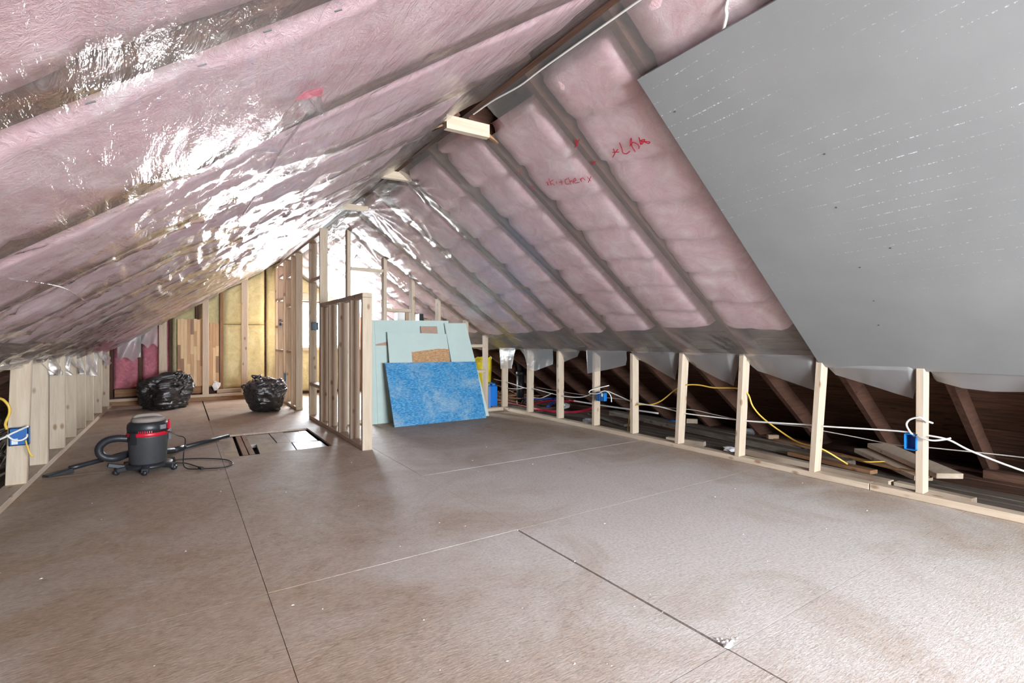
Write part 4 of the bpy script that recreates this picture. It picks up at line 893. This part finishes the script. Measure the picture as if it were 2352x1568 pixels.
crumple((4.2, 4.6, 0.0), 0.07, 'white scrap near the foot of the double-box stud', 'film_flap', 'plastic_scrap', 'plastic', sq=(1.2, 1.2, 0.5), seed=8)
crumple((4.75, 5.75, 0.02), 0.09, 'pale crumpled wrapper inside the red coil', 'paper_white', 'paper_scrap', 'paper', sq=(1.3, 1.0, 0.5), seed=9)
crumple((4.9, 3.9, 0.02), 0.07, 'blue wrapper scrap on the grey board', 'box_blue_dark', 'plastic_scrap', 'plastic', sq=(0.8, 1.6, 0.35), seed=10)
# yellow bag and blue jug behind the cross partition
yb_ = root('yellow_bag', (3.76, 6.42, 0.33), 'yellow plastic bag behind the cross partition blocking', 'bag')
def ybf(u, t):
    r = 0.13 + 0.02 * np.sin(3 * u) + 0.05 * (vn(u * 1.91, t * 5, 31) - 0.5) * np.sin(u / 2); r = r * (0.9 + 0.35 * t - 0.2 * t * t)
    return 3.76 + r * np.cos(u), 6.42 + 0.7 * r * np.sin(u), 0.30 + 0.42 * t + 0.03 * np.sin(4 * u) * t
grid('bag_body', ybf, np.linspace(0, 2 * np.pi, 33), np.linspace(0, 1, 14), 'yellow_bag', yb_)
crumple((3.70, 6.40, 0.70), 0.085, None, 'yellow_bag', 'bag_filling', None, sq=(1.2, 0.8, 0.6), seed=13).parent = yb_
bpy.data.objects['bag_filling'].matrix_parent_inverse = Matrix.Translation((-3.76, -6.42, -0.33))
box('stand', 3.68, 3.84, 6.36, 6.48, -0.03, 0.30, 'cardboard', yb_, 0.004)
jg = root('blue_jug', (3.80, 6.22, 0.0), 'blue plastic jug standing by the last right knee wall stud', 'jug')
box('body', 3.73, 3.845, 6.16, 6.26, -0.03, 0.33, 'jug_blue', jg, 0.012); tube('cap', [(3.80, 6.21, 0.33), (3.80, 6.21, 0.365)], 0.03, 'jug_blue', jg, 12, 1); tube('grip', [(3.74, 6.21, 0.32), (3.735, 6.21, 0.36), (3.77, 6.21, 0.372), (3.785, 6.21, 0.345)], 0.010, 'jug_blue', jg, 7, 4)
# things stored on a shelf beyond the cross partition
sh = root('storage_rack', (2.83, 7.0, 0), 'pine storage rack in the room beyond the cross partition', 'rack')
box('shelf', 2.50, 3.16, 6.85, 7.15, 1.10, 1.137, 'pine_x', sh, 0.003)
for x in (2.52, 2.82, 3.10): box('leg', x, x + 0.04, 6.87, 6.95, 0.0, 1.098, 'pine_z', sh, 0.003)
tag(box('white_carton', 2.605, 2.715, 6.9, 7.05, 1.138, 1.397, 'paper_white', None, 0.004), 'white carton on the storage rack', 'box'); tag(box('brown_carton', 2.722, 2.81, 6.9, 7.05, 1.138, 1.40, 'cardboard', None, 0.004), 'narrow brown carton next to the white carton', 'box')
tag(box('dark_carton', 2.938, 3.005, 6.9, 7.05, 1.138, 1.385, 'pipe_black', None, 0.004), 'dark narrow carton on the storage rack', 'box'); tag(box('cardboard_box', 3.012, 3.14, 6.9, 7.05, 1.138, 1.31, 'cardboard', None, 0.004), 'low cardboard box at the roof side of the storage rack', 'box')

V, F = [], []
for k in range(46):
    t = abs(random.gauss(0, 0.5)); a = random.uniform(0.1, 1.5); x, y = 1.482 + 0.075 * t * math.cos(a), 0.962 + 0.06 * t * math.sin(a); q = random.uniform(0.004, 0.011) * (1.3 - min(1, t)); o = len(V)
    for i in range(5): V.append((x + q * math.cos(i * 1.26 + k) * random.uniform(0.7, 1.4), y + q * math.sin(i * 1.26 + k), 0.0))
    V.append((x, y, q * 0.7)); F += [(o + i, o + (i + 1) % 5, o + 5) for i in range(5)]
tag(mesh('plaster_crumbs', V, F, 'gypsum_edge'), 'pale plaster crumbs heaped where two floor seams cross', 'debris', kind='stuff')
for (p_, q_, lb) in (((0.474, 4.95, -0.026), (0.497, 5.96, -0.026), 'loose narrow plank in the floor opening, next to the grey board at its vacuum side'), ((0.525, 4.93, -0.022), (0.548, 5.96, -0.022), 'loose narrow plank in the floor opening, second from the vacuum wand tip')):
    tag(beam('loose_plank', p_, q_, 0.045, 0.022, 'brown_board_y', None, 0.002), lb, 'lumber')
# ------------------------------------------------------------------ clutter in the left eave and dust on the floor
V, F = [], []
def add_stick(p, q, r):
    p, q = np.array(p), np.array(q); d = q - p; d /= np.linalg.norm(d); a = np.cross(d, [0.1, 0.2, 0.97]); a /= np.linalg.norm(a); c = np.cross(a, d); o = len(V)
    for pt in (p, q):
        for k in range(4): t = math.pi / 2 * k; V.append(pt + r * (math.cos(t) * a + math.sin(t) * c))
    for k in range(4): F.append((o + k, o + (k + 1) % 4, o + 4 + (k + 1) % 4, o + 4 + k))
for k in range(130):
    x = random.uniform(-1.55, -1.12); y = random.uniform(4.0, 8.6); z = random.uniform(-0.02, 0.30) * random.random(); a = random.uniform(-0.5, 0.5); L = random.uniform(0.3, 0.9)
    add_stick((x, y, z), (x + L * math.sin(a) * 0.3, y + L, z + random.uniform(-0.02, 0.05)), random.uniform(0.004, 0.012))
tag(mesh('eave_clutter', V, F, 'grey_board_y'), 'tangle of cables and sticks in the dark left eave', 'clutter', kind='stuff')
V, F = [], []
for k in range(90):
    x = random.uniform(4.1, 4.9); y = random.uniform(6.2, 8.6); z = random.uniform(-0.02, 0.12) * random.random(); a = random.uniform(0, 6.3); L = random.uniform(0.15, 0.5)
    add_stick((x, y, z), (x + L * math.cos(a), y + L * math.sin(a), z + random.uniform(0, 0.05)), random.uniform(0.004, 0.010))
tag(mesh('eave_clutter', V, F, 'brown_board_y'), 'tangle of wood scraps and wire around the black vent pipe', 'clutter', kind='stuff')
V, F = [], []
for k in range(110):
    x, y = random.uniform(-0.7, 3.75), random.uniform(0.9, 5.2); r = random.uniform(0.0015, 0.004); a = random.uniform(0, 6.3); o = len(V)
    for i in range(4): V.append((x + r * math.cos(a + i * 1.6) * (2 if i % 2 else 1), y + r * math.sin(a + i * 1.6), 0.001))
    V.append((x, y, 0.001 + r * 0.8)); F += [(o, o + 1, o + 4), (o + 1, o + 2, o + 4), (o + 2, o + 3, o + 4), (o + 3, o, o + 4)]
tag(mesh('wood_chips', V, F, 'gypsum_edge'), 'small pale chips of plaster and wood scattered over the floor', 'debris', kind='stuff')
